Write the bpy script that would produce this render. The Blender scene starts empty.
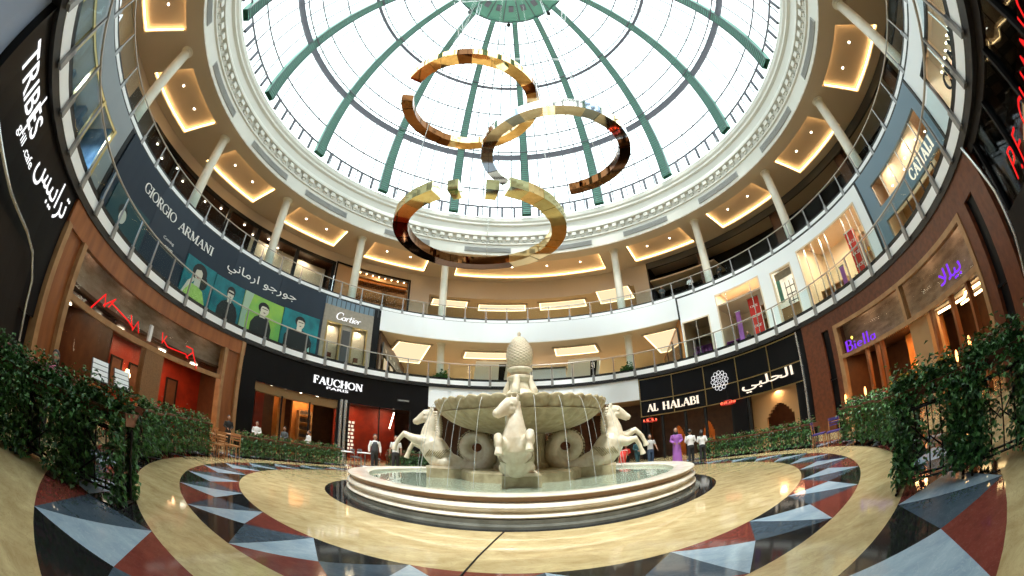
import bpy, bmesh, math, random
from mathutils import Matrix, Vector

C = bpy.context.scene.collection
SC = bpy.context.scene
S = 1.45          # metres per working unit (the camera stands one unit above the floor)
PI = math.pi
random.seed(7)

# ------------------------------------------------------------------ camera
cam = bpy.data.cameras.new('camera')
camo = bpy.data.objects.new('camera', cam)
C.objects.link(camo)
SC.camera = camo
cam.type = 'PANO'                      # diagonal fisheye lens
cam.panorama_type = 'FISHEYE_LENS_POLYNOMIAL'
cam.fisheye_fov = math.radians(200)
cam.fisheye_polynomial_k0 = 0
cam.fisheye_polynomial_k1 = -7.56296007e-02
cam.fisheye_polynomial_k2 = -2.40688063e-05
cam.fisheye_polynomial_k3 = -3.99398636e-06
cam.fisheye_polynomial_k4 = -1.50301836e-07
cam.sensor_fit = 'HORIZONTAL'
cam.sensor_width = 36
cam.sensor_height = 20.25
cam.clip_start = 0.02
cam.clip_end = 500
_r = Vector((0.99972842, 0.02050884, -0.01106637))
_u = Vector((0.01852217, -0.41110273, 0.91140083))
_f = Vector((-0.01414236, 0.91135829, 0.41137095))
camo.matrix_world = Matrix(((_r.x, _u.x, -_f.x, 0), (_r.y, _u.y, -_f.y, -8.3461 * S),
                            (_r.z, _u.z, -_f.z, S), (0, 0, 0, 1)))

# ------------------------------------------------------------------ light
SC.view_settings.view_transform = 'Standard'
SC.view_settings.look = 'None'
SC.view_settings.gamma = 1
SC.view_settings.use_curve_mapping = False
SC.view_settings.exposure = 0.05
w = bpy.data.worlds.new('sky')
SC.world = w
w.use_nodes = True
bg = w.node_tree.nodes['Background']
bg.inputs[0].default_value = (0.90, 0.985, 1.0, 1)
bg.inputs[1].default_value = 3.0
sun = bpy.data.lights.new('sun', 'SUN')
sun.energy = 6.0
sun.angle = math.radians(6)
sun.color = (1.0, 0.97, 0.92)
suno = bpy.data.objects.new('sun', sun)
C.objects.link(suno)
suno.rotation_euler = Vector((0.10, 0.42, -1.0)).to_track_quat('-Z', 'Y').to_euler()

def P(az, R, h):
    a = math.radians(az)
    return Vector((R * math.sin(a), R * math.cos(a), h))

# ------------------------------------------------------------------ materials
def principled(name):
    m = bpy.data.materials.new(name)
    m.use_nodes = True
    return m, m.node_tree, m.node_tree.nodes['Principled BSDF']

def M(name, rgb, rough=0.5, metal=0.0, rgb2=None, scale=4.0, detail=5.0, stretch=None, bump=0.0,
      emit=None, estr=0.0, sharp=None, coat=0.0, spec=None):
    m, nt, b = principled(name)
    b.inputs['Base Color'].default_value = (*rgb, 1)
    b.inputs['Roughness'].default_value = rough
    b.inputs['Metallic'].default_value = metal
    if coat: b.inputs['Coat Weight'].default_value = coat
    if spec is not None: b.inputs['Specular IOR Level'].default_value = spec
    if emit:
        b.inputs['Emission Color'].default_value = (*emit, 1)
        b.inputs['Emission Strength'].default_value = estr
    if rgb2 or bump:
        tc = nt.nodes.new('ShaderNodeTexCoord')
        mp = nt.nodes.new('ShaderNodeMapping')
        nz = nt.nodes.new('ShaderNodeTexNoise')
        nz.inputs['Scale'].default_value = scale
        nz.inputs['Detail'].default_value = detail
        if stretch: mp.inputs['Scale'].default_value = stretch
        nt.links.new(tc.outputs['Object'], mp.inputs[0])
        nt.links.new(mp.outputs[0], nz.inputs['Vector'])
        if rgb2:
            cr = nt.nodes.new('ShaderNodeValToRGB')
            a, z = sharp if sharp else (0.35, 0.65)
            cr.color_ramp.elements[0].position = a
            cr.color_ramp.elements[1].position = z
            cr.color_ramp.elements[0].color = (*rgb, 1)
            cr.color_ramp.elements[1].color = (*rgb2, 1)
            nt.links.new(nz.outputs['Fac'], cr.inputs[0])
            nt.links.new(cr.outputs[0], b.inputs['Base Color'])
        if bump:
            bp = nt.nodes.new('ShaderNodeBump')
            bp.inputs['Strength'].default_value = bump
            bp.inputs['Distance'].default_value = 0.02
            nt.links.new(nz.outputs['Fac'], bp.inputs['Height'])
            nt.links.new(bp.outputs[0], b.inputs['Normal'])
    return m

def emitter(name, rgb, strength):
    m = bpy.data.materials.new(name)
    m.use_nodes = True
    n = m.node_tree.nodes
    n.clear()
    e = n.new('ShaderNodeEmission')
    e.inputs[0].default_value = (*rgb, 1)
    e.inputs[1].default_value = strength
    o = n.new('ShaderNodeOutputMaterial')
    m.node_tree.links.new(e.outputs[0], o.inputs[0])
    return m

def thin_glass(name, tint, refl=0.12, rough=0.02):
    m = bpy.data.materials.new(name)
    m.use_nodes = True
    n = m.node_tree.nodes
    n.clear()
    t = n.new('ShaderNodeBsdfTransparent')
    t.inputs[0].default_value = (*tint, 1)
    g = n.new('ShaderNodeBsdfGlossy')
    g.inputs['Roughness'].default_value = rough
    lw = n.new('ShaderNodeLayerWeight')
    lw.inputs[0].default_value = refl
    mx = n.new('ShaderNodeMixShader')
    o = n.new('ShaderNodeOutputMaterial')
    l = m.node_tree.links
    l.new(lw.outputs['Fresnel'], mx.inputs[0])
    l.new(t.outputs[0], mx.inputs[1])
    l.new(g.outputs[0], mx.inputs[2])
    l.new(mx.outputs[0], o.inputs[0])
    return m

def marble(name, base, streak, vein, rough=0.07, scale=1.2):
    """polished stone with soft long streaks and thin veins"""
    m, nt, b = principled(name)
    b.inputs['Roughness'].default_value = rough
    tc = nt.nodes.new('ShaderNodeTexCoord')
    mp = nt.nodes.new('ShaderNodeMapping')
    mp.inputs['Scale'].default_value = (1.0, 2.0, 1.0)
    mp.inputs['Rotation'].default_value = (0, 0, 0.3)
    n1 = nt.nodes.new('ShaderNodeTexNoise')
    n1.inputs['Scale'].default_value = scale
    n1.inputs['Detail'].default_value = 9
    n1.inputs['Roughness'].default_value = 0.68
    n1.inputs['Distortion'].default_value = 0.5
    c1 = nt.nodes.new('ShaderNodeValToRGB')
    c1.color_ramp.elements[0].position = 0.30
    c1.color_ramp.elements[1].position = 0.66
    c1.color_ramp.elements[0].color = (*streak, 1)
    c1.color_ramp.elements[1].color = (*base, 1)
    n2 = nt.nodes.new('ShaderNodeTexNoise')
    n2.inputs['Scale'].default_value = scale * 3.1
    n2.inputs['Detail'].default_value = 6
    c2 = nt.nodes.new('ShaderNodeValToRGB')
    for e, p, c in zip(c2.color_ramp.elements, (0.49, 0.505), ((0, 0, 0, 1), (1, 1, 1, 1))):
        e.position = p
        e.color = c
    e = c2.color_ramp.elements.new(0.52)
    e.color = (0, 0, 0, 1)
    mx = nt.nodes.new('ShaderNodeMix')
    mx.data_type = 'RGBA'
    mu = nt.nodes.new('ShaderNodeMath')
    mu.operation = 'MULTIPLY'
    mu.inputs[1].default_value = 0.35
    L = nt.links
    L.new(tc.outputs['Object'], mp.inputs[0])
    L.new(mp.outputs[0], n1.inputs['Vector'])
    L.new(mp.outputs[0], n2.inputs['Vector'])
    L.new(n1.outputs['Fac'], c1.inputs[0])
    L.new(n2.outputs['Fac'], c2.inputs[0])
    L.new(c2.outputs[0], mu.inputs[0])
    L.new(mu.outputs[0], mx.inputs[0])
    L.new(c1.outputs[0], mx.inputs[6])
    mx.inputs[7].default_value = (*vein, 1)
    L.new(mx.outputs[2], b.inputs['Base Color'])
    return m

def mirror_gold(name):
    m, nt, b = principled(name)
    b.inputs['Base Color'].default_value = (1.0, 0.72, 0.36, 1)
    b.inputs['Metallic'].default_value = 1
    b.inputs['Roughness'].default_value = 0.04
    return m

K = dict(
    beige=marble('beige_marble', (0.66, 0.53, 0.29), (0.40, 0.28, 0.13), (0.26, 0.15, 0.07), scale=1.7),
    m_black=marble('black_granite', (0.012, 0.012, 0.013), (0.02, 0.02, 0.022), (0.05, 0.05, 0.05), scale=3),
    m_red=marble('red_granite', (0.23, 0.055, 0.04), (0.15, 0.035, 0.028), (0.3, 0.12, 0.09), scale=3),
    m_light=marble('pale_blue_marble', (0.42, 0.52, 0.60), (0.24, 0.33, 0.43), (0.55, 0.62, 0.68), scale=1.4),
    m_dark=marble('dark_blue_marble', (0.05, 0.075, 0.105), (0.09, 0.12, 0.155), (0.16, 0.2, 0.24), scale=2),
    white=M('white_paint', (0.84, 0.88, 0.92), 0.4),
    band=M('white_fascia_metal', (0.90, 0.92, 0.94), 0.4),
    reveal=M('black_reveal', (0.012, 0.012, 0.013), 0.4),
    cream=M('cream_plaster', (0.70, 0.66, 0.56), 0.5, rgb2=(0.76, 0.73, 0.64), scale=2),
    drum=M('ivory_plaster', (0.68, 0.66, 0.60), 0.55),
    ventgrey=M('grey_vent', (0.36, 0.36, 0.35), 0.5),
    soffit=M('beige_soffit', (0.52, 0.44, 0.355), 0.5),
    coffer=M('warm_coffer', (0.66, 0.50, 0.36), 0.5),
    cove=emitter('cove_light', (1.0, 0.68, 0.30), 11.0),
    wcove=emitter('wing_cove_light', (1.0, 0.76, 0.40), 3.2),
    spot=emitter('spot_light', (1.0, 0.88, 0.68), 14.0),
    green=M('green_painted_steel', (0.10, 0.30, 0.23), 0.5, rgb2=(0.16, 0.38, 0.30), scale=30, bump=0.2),
    greysteel=M('grey_steel', (0.13, 0.13, 0.16), 0.5),
    rail=M('brushed_rail', (0.42, 0.40, 0.37), 0.32, 0.7),
    postm=M('grey_post', (0.30, 0.30, 0.30), 0.4, 0.5),
    glass=thin_glass('rail_glass', (0.88, 0.94, 0.95), 0.07),
    domeglass=thin_glass('dome_glass', (0.93, 0.98, 0.97), 0.04),
    shopglass=thin_glass('shop_glass', (0.92, 0.92, 0.90), 0.09),
    darkglass=thin_glass('dark_shop_glass', (0.70, 0.76, 0.82), 0.14),
    wood=M('orange_wood', (0.34, 0.115, 0.035), 0.35, rgb2=(0.22, 0.07, 0.022), scale=3, stretch=(1, 1, 0.15)),
    woodpale=M('pale_frame_wood', (0.42, 0.24, 0.11), 0.35, rgb2=(0.33, 0.17, 0.075), scale=3),
    brownstone=M('red_brown_stone', (0.155, 0.045, 0.018), 0.35, rgb2=(0.10, 0.028, 0.012), scale=6),
    black=M('black_panel', (0.006, 0.006, 0.007), 0.3, spec=.18),
    blackmat=M('matt_black', (0.010, 0.010, 0.010), 0.6, spec=.2),
    char=M('charcoal', (0.05, 0.052, 0.055), 0.5),
    navy=M('navy_hoarding', (0.018, 0.030, 0.050), 0.6, spec=.3),
    navy2=M('navy_hoarding_pale', (0.026, 0.040, 0.062), 0.6, spec=.3),
    signwhite=emitter('sign_white', (1, 1, 1), 1.3),
    signpaint=M('painted_letters', (0.85, 0.85, 0.85), 0.5),
    signcream=emitter('sign_cream', (1.0, 0.86, 0.66), 1.25),
    signviolet=emitter('sign_violet', (0.24, 0.04, 0.95), 1.15),
    signred=emitter('sign_red', (1.0, 0.02, 0.02), 1.0),
    gold=M('brass_trim', (0.42, 0.30, 0.12), 0.3, 0.8),
    silver=M('silver_trim', (0.62, 0.62, 0.60), 0.25, 0.8),
    mirror=mirror_gold('mirror_gold'),
    bronze=M('bronze_and_ring_reflection', (0.17, 0.070, 0.025), 0.06, 1.0),  # real metal on the lattice; on the rings it paints dark reflections
    reflwhite=M('ring_pale_reflection', (0.85, 0.82, 0.75), 0.05, 1.0),  # pale reflection painted into ring plates
    reflblue=M('ring_blue_reflection', (0.42, 0.50, 0.62), 0.05, 1.0), reflgreen=M('ring_green_reflection', (0.75, 0.72, 0.42), 0.05, 1.0),  # blue and green reflections painted into ring plates
    redwall=M('red_wall', (0.30, 0.030, 0.012), 0.4, rgb2=(0.20, 0.02, 0.01), scale=2),
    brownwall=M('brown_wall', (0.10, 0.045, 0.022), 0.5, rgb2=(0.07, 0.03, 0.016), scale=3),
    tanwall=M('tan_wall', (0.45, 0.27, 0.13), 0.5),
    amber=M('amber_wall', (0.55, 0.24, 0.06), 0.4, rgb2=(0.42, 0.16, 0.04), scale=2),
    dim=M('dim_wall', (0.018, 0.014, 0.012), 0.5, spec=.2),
    shopwhite=M('cream_shop_wall', (0.72, 0.62, 0.48), 0.5),
    skyrefl=M('sky_reflection_wall', (0.30, 0.42, 0.52), .5, rgb2=(0.12, 0.22, 0.32), scale=1.5), cl_indigo=M('indigo_cloth', (0.05, 0.03, 0.16), 0.6),  # pale blue paints reflected sky into the glazed shop's walls
    bluegrey=M('blue_grey_facade', (0.14, 0.22, 0.29), 0.4),
    steelgrey=M('grey_fascia', (0.20, 0.22, 0.235), 0.35, 0.2),
    cartier=M('bronze_grey_facade', (0.30, 0.27, 0.22), 0.4, rgb2=(0.25, 0.22, 0.18), scale=5),
    stone=M('fountain_stone', (0.50, 0.43, 0.27), 0.45, rgb2=(0.36, 0.29, 0.17), scale=5, bump=0.25),
    stonelight=M('pale_statue_stone', (0.78, 0.70, 0.56), 0.4, rgb2=(0.66, 0.55, 0.40), scale=6, bump=0.2),
    basin=M('cream_basin_marble', (0.84, 0.79, 0.70), 0.18, rgb2=(0.74, 0.66, 0.54), scale=3),
    basinbrown=M('brown_basin_reveal', (0.26, 0.15, 0.085), 0.3),
    basindark=M('grey_basin_foot', (0.10, 0.10, 0.085), 0.15, rgb2=(0.16, 0.16, 0.14), scale=3),
    finial=M('pink_speckled_stone', (0.82, 0.70, 0.52), 0.5, rgb2=(0.45, 0.33, 0.20), scale=42, sharp=(0.5, 0.72), bump=0.8),
    leaf=M('leaf', (0.04, 0.13, 0.028), 0.45, rgb2=(0.09, 0.24, 0.06), scale=9),
    leafdark=M('dark_leaf', (0.02, 0.07, 0.025), 0.45, rgb2=(0.045, 0.13, 0.045), scale=9),
    stem=M('stem', (0.06, 0.07, 0.03), 0.6),
    pink=M('pink_petals', (0.60, 0.22, 0.25), 0.5), yellow=M('yellow_petals', (0.75, 0.48, 0.05), 0.5),
    orange=M('orange_petals', (0.70, 0.20, 0.04), 0.5), rose=M('dusty_petals', (0.42, 0.22, 0.16), 0.5),
    trough=M('red_brown_trough', (0.16, 0.05, 0.03), 0.3),
    iron=M('black_iron', (0.012, 0.011, 0.010), 0.4, 0.3),
    chairwood=M('chair_wood', (0.36, 0.16, 0.06), 0.4),
    skin=M('skin', (0.42, 0.23, 0.15), 0.5), hair=M('hair', (0.012, 0.009, 0.008), 0.45),
    cl_white=M('white_cloth', (0.82, 0.82, 0.82), 0.7), cl_black=M('black_cloth', (0.02, 0.02, 0.022), 0.7),
    cl_grey=M('grey_cloth', (0.10, 0.11, 0.12), 0.7), cl_violet=M('violet_cloth', (0.34, 0.12, 0.46), 0.6),
    cl_jeans=M('denim', (0.05, 0.09, 0.16), 0.7), cl_teal=M('teal_cloth', (0.03, 0.10, 0.12), 0.7),
    cl_red=M('red_cloth', (0.62, 0.03, 0.02), 0.6), cl_lgrey=M('pale_grey_cloth', (0.55, 0.55, 0.55), 0.7),
    cl_vest=M('vest_cloth', (0.05, 0.055, 0.065), 0.7), cl_pink=M('pink_cloth', (0.62, 0.22, 0.38), 0.7),
)

def water_mat():
    m = bpy.data.materials.new('pool_water')
    m.use_nodes = True
    nt = m.node_tree
    b = nt.nodes['Principled BSDF']
    b.inputs['Base Color'].default_value = (0.50, 0.58, 0.46, 1)
    b.inputs['Roughness'].default_value = 0.05
    b.inputs['Transmission Weight'].default_value = 0.35
    b.inputs['IOR'].default_value = 1.33
    nz = nt.nodes.new('ShaderNodeTexNoise')
    nz.inputs['Scale'].default_value = 5
    bp = nt.nodes.new('ShaderNodeBump')
    bp.inputs['Strength'].default_value = 0.35
    bp.inputs['Distance'].default_value = 0.05
    nt.links.new(nz.outputs['Fac'], bp.inputs['Height'])
    nt.links.new(bp.outputs[0], b.inputs['Normal'])
    return m
K['water'] = water_mat()
K['stream'] = M('falling_water', (0.85, 0.88, 0.88), 0.1)
K['stream'].node_tree.nodes['Principled BSDF'].inputs['Alpha'].default_value = 0.55

# ------------------------------------------------------------------ mesh helpers
ORG = {}

def link(o):
    C.objects.link(o)
    return o

def tag(o, label=None, cat=None, group=None, kind=None):
    if label: o['label'] = label
    if cat: o['category'] = cat
    if group: o['group'] = group
    if kind: o['kind'] = kind
    return o

def thing(name, label, cat, org=(0, 0, 0), group=None):
    o = bpy.data.objects.new(name, None)
    link(o)
    o.location = Vector(org) * S
    o.empty_display_size = 0.1
    ORG[o.name] = Vector(org)
    return tag(o, label, cat, group)

class MB:
    def __init__(self):
        self.v, self.f, self.m = [], [], []
    def add(self, verts, faces, mi=0):
        n = len(self.v)
        self.v += [Vector(q) for q in verts]
        self.f += [tuple(i + n for i in f) for f in faces]
        self.m += [mi] * len(faces)
        return self
    def box(self, c, s, rz=0.0, mi=0, rot=None):
        c = Vector(c)
        R = rot if rot is not None else Matrix.Rotation(rz, 3, 'Z')
        vs = []
        for i in range(8):
            d = Vector((s[0] / 2 * (1 if i & 1 else -1), s[1] / 2 * (1 if i & 2 else -1), s[2] / 2 * (1 if i & 4 else -1)))
            vs.append(c + R @ d)
        return self.add(vs, [(0, 2, 3, 1), (4, 5, 7, 6), (0, 1, 5, 4), (2, 6, 7, 3), (0, 4, 6, 2), (1, 3, 7, 5)], mi)
    def arc(self, a0, a1, R0, R1, h0, h1, n=None, mi=0):
        """solid sector of a ring about the atrium's axis"""
        if a1 < a0: a0, a1 = a1, a0
        full = a1 - a0 >= 359.99
        n = n or max(2, int((a1 - a0) / 2.5) + 1)
        vs, fs = [], []
        k = n if full else n + 1
        for i in range(k):
            a = a0 + (a1 - a0) * i / n
            vs += [P(a, R0, h0), P(a, R1, h0), P(a, R1, h1), P(a, R0, h1)]
        for i in range(n):
            p, q = 4 * i, 4 * ((i + 1) % k)
            for j in range(4):
                j2 = (j + 1) % 4
                fs.append((p + j, p + j2, q + j2, q + j))
        if not full:
            fs += [(3, 2, 1, 0), tuple(4 * n + j for j in range(4))]
        return self.add(vs, fs, mi)
    def abox(self, az, R, h, wa, dr, dh, mi=0):
        """upright box of width wa, radial depth dr, height dh centred at polar position, facing the axis"""
        return self.box(P(az, R, h), (wa, dr, dh), -math.radians(az), mi)
    def tube(self, pts, r, n=8, closed=False, mi=0, r2=None):
        pts = [Vector(q) for q in pts]
        rs = r if isinstance(r, (list, tuple)) else [r] * len(pts)
        k = len(pts)
        vs, fs = [], []
        prev = None
        for i, p in enumerate(pts):
            a = pts[(i - 1) % k] if (closed or i > 0) else p
            b = pts[(i + 1) % k] if (closed or i < k - 1) else p
            t = (b - a)
            t = t.normalized() if t.length > 1e-9 else Vector((0, 0, 1))
            if prev is None:
                up = Vector((0, 0, 1)) if abs(t.z) < 0.95 else Vector((1, 0, 0))
                x = t.cross(up).normalized()
            else:
                x = (prev - t * prev.dot(t))
                x = x.normalized() if x.length > 1e-6 else t.orthogonal().normalized()
            prev = x
            y = t.cross(x)
            for j in range(n):
                an = 2 * PI * j / n
                vs.append(p + x * math.cos(an) * rs[i] + y * math.sin(an) * rs[i] * (r2 if r2 else 1))
        for i in range(k if closed else k - 1):
            p, q = n * i, n * ((i + 1) % k)
            for j in range(n):
                j2 = (j + 1) % n
                fs.append((p + j, p + j2, q + j2, q + j))
        if not closed:
            fs += [tuple(reversed(range(n))), tuple(n * (k - 1) + j for j in range(n))]
        return self.add(vs, fs, mi)
    def sweep(self, pts, ra, rb, lat=Vector((0, 1, 0)), n=14, mi=0):
        """elliptical sweep: ra across the plane of the path, rb along LAT"""
        pts = [Vector(q) for q in pts]
        vs, fs = [], []
        k = len(pts)
        for i, p in enumerate(pts):
            t = (pts[min(i + 1, k - 1)] - pts[max(i - 1, 0)]).normalized()
            y = (lat - t * lat.dot(t)).normalized()
            x = y.cross(t)
            for j in range(n):
                an = 2 * PI * j / n
                vs.append(p + x * math.cos(an) * ra[i] + y * math.sin(an) * rb[i])
        for i in range(k - 1):
            for j in range(n):
                j2 = (j + 1) % n
                fs.append((n * i + j, n * i + j2, n * i + n + j2, n * i + n + j))
        fs += [tuple(reversed(range(n))), tuple(n * (k - 1) + j for j in range(n))]
        return self.add(vs, fs, mi)
    def lathe(self, prof, c=(0, 0), n=48, mi=0, scallop=None, closed=False):
        vs, fs = [], []
        k = len(prof)
        for i in range(n):
            a = 2 * PI * i / n
            for j, (r, z) in enumerate(prof):
                rr, zz = r, z
                if scallop: rr, zz = scallop(a, j, r, z)
                vs.append((c[0] + rr * math.sin(a), c[1] + rr * math.cos(a), zz))
        for i in range(n):
            i2 = (i + 1) % n
            for j in range(k if closed else k - 1):
                j2 = (j + 1) % k
                fs.append((k * i + j, k * i + j2, k * i2 + j2, k * i2 + j))
        return self.add(vs, fs, mi)
    def ell(self, c, r, nu=14, nv=9, mi=0, rot=None):
        c = Vector(c)
        vs = [Vector((0, 0, -1))]
        for j in range(1, nv):
            ph = PI * j / nv - PI / 2
            for i in range(nu):
                th = 2 * PI * i / nu
                vs.append(Vector((math.cos(ph) * math.cos(th), math.cos(ph) * math.sin(th), math.sin(ph))))
        vs.append(Vector((0, 0, 1)))
        vs = [Vector((q.x * r[0], q.y * r[1], q.z * r[2])) for q in vs]
        if rot is not None: vs = [rot @ q for q in vs]
        vs = [q + c for q in vs]
        fs = [(0, 1 + (i + 1) % nu, 1 + i) for i in range(nu)]
        for j in range(nv - 2):
            for i in range(nu):
                i2 = (i + 1) % nu
                a = 1 + j * nu
                fs.append((a + i, a + i2, a + nu + i2, a + nu + i))
        t = len(vs) - 1
        a = 1 + (nv - 2) * nu
        fs += [(t, a + i, a + (i + 1) % nu) for i in range(nu)]
        return self.add(vs, fs, mi)
    def build(self, name, mats, parent=None, smooth=False, org=None, kind=None, remesh=None):
        o0 = ORG.get(parent.name, Vector((0, 0, 0))) if parent else Vector(org or (0, 0, 0))
        me = bpy.data.meshes.new(name)
        me.from_pydata([(q - o0) * S for q in self.v], [], self.f)
        for m in (mats if isinstance(mats, (list, tuple)) else [mats]):
            me.materials.append(m)
        me.polygons.foreach_set('material_index', self.m)
        bm = bmesh.new()
        bm.from_mesh(me)
        bmesh.ops.recalc_face_normals(bm, faces=bm.faces)
        bm.to_mesh(me)
        bm.free()
        o = bpy.data.objects.new(name, me)
        link(o)
        if remesh:
            md = o.modifiers.new('r', 'REMESH')
            md.mode = 'VOXEL'
            md.voxel_size = remesh * S
            md.use_smooth_shade = True
            sm = o.modifiers.new('s', 'SMOOTH')
            sm.factor = 0.5
            sm.iterations = 3
            dg = bpy.context.evaluated_depsgraph_get()
            me2 = bpy.data.meshes.new_from_object(o.evaluated_get(dg))
            o.modifiers.clear()
            o.data = me2
            me2.name = name
            if not me2.materials:
                me2.materials.append(mats if not isinstance(mats, (list, tuple)) else mats[0])
            me = me2
        if smooth or remesh:
            me.polygons.foreach_set('use_smooth', [True] * len(me.polygons))
        ORG[o.name] = o0
        if parent: o.parent = parent
        else: o.location = o0 * S
        if kind: o['kind'] = kind
        return o

def split_parts(mb, name, mat, parent, smooth=False):
    """build every loose piece of mb as a part of its own"""
    par = list(range(len(mb.v)))
    def find(i):
        while par[i] != i:
            par[i] = par[par[i]]
            i = par[i]
        return i
    for f in mb.f:
        r0 = find(f[0])
        for i in f[1:]: par[find(i)] = r0
    groups = {}
    for k, f in enumerate(mb.f): groups.setdefault(find(f[0]), []).append(k)
    for ks in groups.values():
        idx, vs, fs = {}, [], []
        for k in ks:
            g = []
            for i in mb.f[k]:
                if i not in idx:
                    idx[i] = len(vs)
                    vs.append(mb.v[i])
                g.append(idx[i])
            fs.append(g)
        MB().add(vs, fs).build(name, mat, parent, smooth=smooth)

def auto_smooth(o, deg=35):
    me = o.data
    bm = bmesh.new()
    bm.from_mesh(me)
    for e in bm.edges:
        if len(e.link_faces) == 2 and e.calc_face_angle(0) > math.radians(deg): e.smooth = False
    for f in bm.faces: f.smooth = True
    bm.to_mesh(me)
    bm.free()
    return o

def copy_tree(o, parent=None):
    c = o.copy()
    C.objects.link(c)
    if parent: c.parent = parent
    for ch in list(o.children): copy_tree(ch, c)
    return c

# ------------------------------------------------------------------ lettering
def text_polys(s, bold=0.0, shear=0.0, extrude=0.0):
    cu = bpy.data.curves.new('t', 'FONT')
    cu.body = s
    cu.size = 1.0
    cu.offset = bold
    cu.shear = shear
    cu.extrude = extrude
    cu.resolution_u = 3
    o = bpy.data.objects.new('t', cu)
    C.objects.link(o)
    dg = bpy.context.evaluated_depsgraph_get()
    me = bpy.data.meshes.new_from_object(o.evaluated_get(dg))
    vs = [v.co.copy() for v in me.vertices]
    fs = [tuple(p.vertices) for p in me.polygons]
    bpy.data.objects.remove(o)
    bpy.data.meshes.remove(me)
    bpy.data.curves.remove(cu)
    return vs, fs

# roman capitals and small letters drawn from strokes: (x0,y0,x1,y1,weight) ; arcs ('a',cx,cy,rx,ry,d0,d1,weight)
T, N_ = 0.17, 0.07
GL = {
 'A': (.78, [(.08, 0, .39, 1, N_), (.39, 1, .70, 0, T), (.2, .34, .58, .34, N_), (0, 0, .2, 0, N_), (.56, 0, .84, 0, N_)]),
 'B': (.66, [(.14, 0, .14, 1, T), (.04, 1, .36, 1, N_), (.04, 0, .38, 0, N_), (.14, .53, .36, .53, N_), ('a', .36, .765, .20, .235, -90, 90, T * .8), ('a', .38, .265, .24, .265, -90, 90, T * .8)]),
 'C': (.74, [('a', .42, .5, .38, .5, 45, 315, T * .85), (.70, .66, .70, .96, N_), (.70, .06, .70, .30, N_)]),
 'E': (.62, [(.14, 0, .14, 1, T), (.02, 1, .56, 1, N_), (.02, 0, .58, 0, N_), (.14, .52, .44, .52, N_), (.56, .78, .56, 1, N_), (.58, 0, .58, .24, N_), (.44, .42, .44, .62, N_)]),
 'F': (.60, [(.14, 0, .14, 1, T), (.02, 1, .56, 1, N_), (.02, 0, .30, 0, N_), (.14, .52, .44, .52, N_), (.56, .76, .56, 1, N_), (.44, .40, .44, .64, N_)]),
 'G': (.80, [('a', .42, .5, .38, .5, 45, 315, T * .85), (.70, .66, .70, .96, N_), (.68, .04, .68, .42, T * .8), (.54, .42, .82, .42, N_)]),
 'H': (.82, [(.15, 0, .15, 1, T), (.67, 0, .67, 1, T), (.15, .51, .67, .51, N_), (.02, 0, .28, 0, N_), (.02, 1, .28, 1, N_), (.54, 0, .80, 0, N_), (.54, 1, .80, 1, N_)]),
 'I': (.34, [(.17, 0, .17, 1, T), (.03, 0, .31, 0, N_), (.03, 1, .31, 1, N_)]),
 'L': (.60, [(.15, 0, .15, 1, T), (.02, 1, .28, 1, N_), (.02, 0, .56, 0, N_), (.56, 0, .56, .28, N_)]),
 'M': (.98, [(.14, 0, .14, 1, N_), (.14, 1, .48, .05, T), (.48, .05, .82, 1, N_), (.82, 0, .82, 1, T), (.02, 0, .26, 0, N_), (.70, 0, .96, 0, N_), (.02, 1, .16, 1, N_), (.80, 1, .96, 1, N_)]),
 'N': (.84, [(.14, 0, .14, 1, N_), (.14, 1, .70, 0, T), (.70, 0, .70, 1, N_), (.02, 0, .26, 0, N_), (.02, 1, .18, 1, N_), (.58, 1, .82, 1, N_)]),
 'O': (.84, [('a', .42, .5, .37, .5, 0, 360, T * .85)]),
 'P': (.62, [(.14, 0, .14, 1, T), (.02, 1, .34, 1, N_), (.02, 0, .28, 0, N_), (.14, .46, .34, .46, N_), ('a', .34, .73, .22, .27, -90, 90, T * .8)]),
 'R': (.74, [(.14, 0, .14, 1, T), (.02, 1, .34, 1, N_), (.02, 0, .28, 0, N_), (.14, .5, .34, .5, N_), ('a', .34, .75, .21, .25, -90, 90, T * .8), (.36, .5, .64, 0, T), (.56, 0, .76, 0, N_)]),
 'S': (.56, [('a', .28, .75, .21, .25, 30, 270, T * .7), ('a', .28, .25, .22, .25, -150, 90, T * .7), (.48, .70, .48, .92, N_), (.06, .08, .06, .30, N_)]),
 'U': (.80, [(.15, .35, .15, 1, T), (.65, .35, .65, 1, N_), ('a', .40, .36, .25, .36, 180, 360, T * .6), (.02, 1, .28, 1, N_), (.54, 1, .78, 1, N_)]),
 'a': (.50, [('a', .22, .22, .19, .22, 0, 360, .11), (.41, 0, .41, .46, .12)]),
 'e': (.48, [('a', .23, .24, .20, .24, 0, 310, .11), (.05, .25, .42, .25, N_)]),
 'i': (.24, [(.12, 0, .12, .46, .13), (.12, .58, .12, .70, .13), (.03, 0, .21, 0, N_)]),
 'l': (.24, [(.12, 0, .12, 1, .13), (.03, 0, .21, 0, N_)]),
 'r': (.36, [(.10, 0, .10, .46, .12), ('a', .24, .30, .14, .18, 40, 180, .1)]),
 't': (.34, [(.14, .06, .14, .72, .12), (.02, .46, .30, .46, N_), ('a', .22, .10, .08, .10, 180, 330, .08)]),
 ' ': (.36, []),
}

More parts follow.
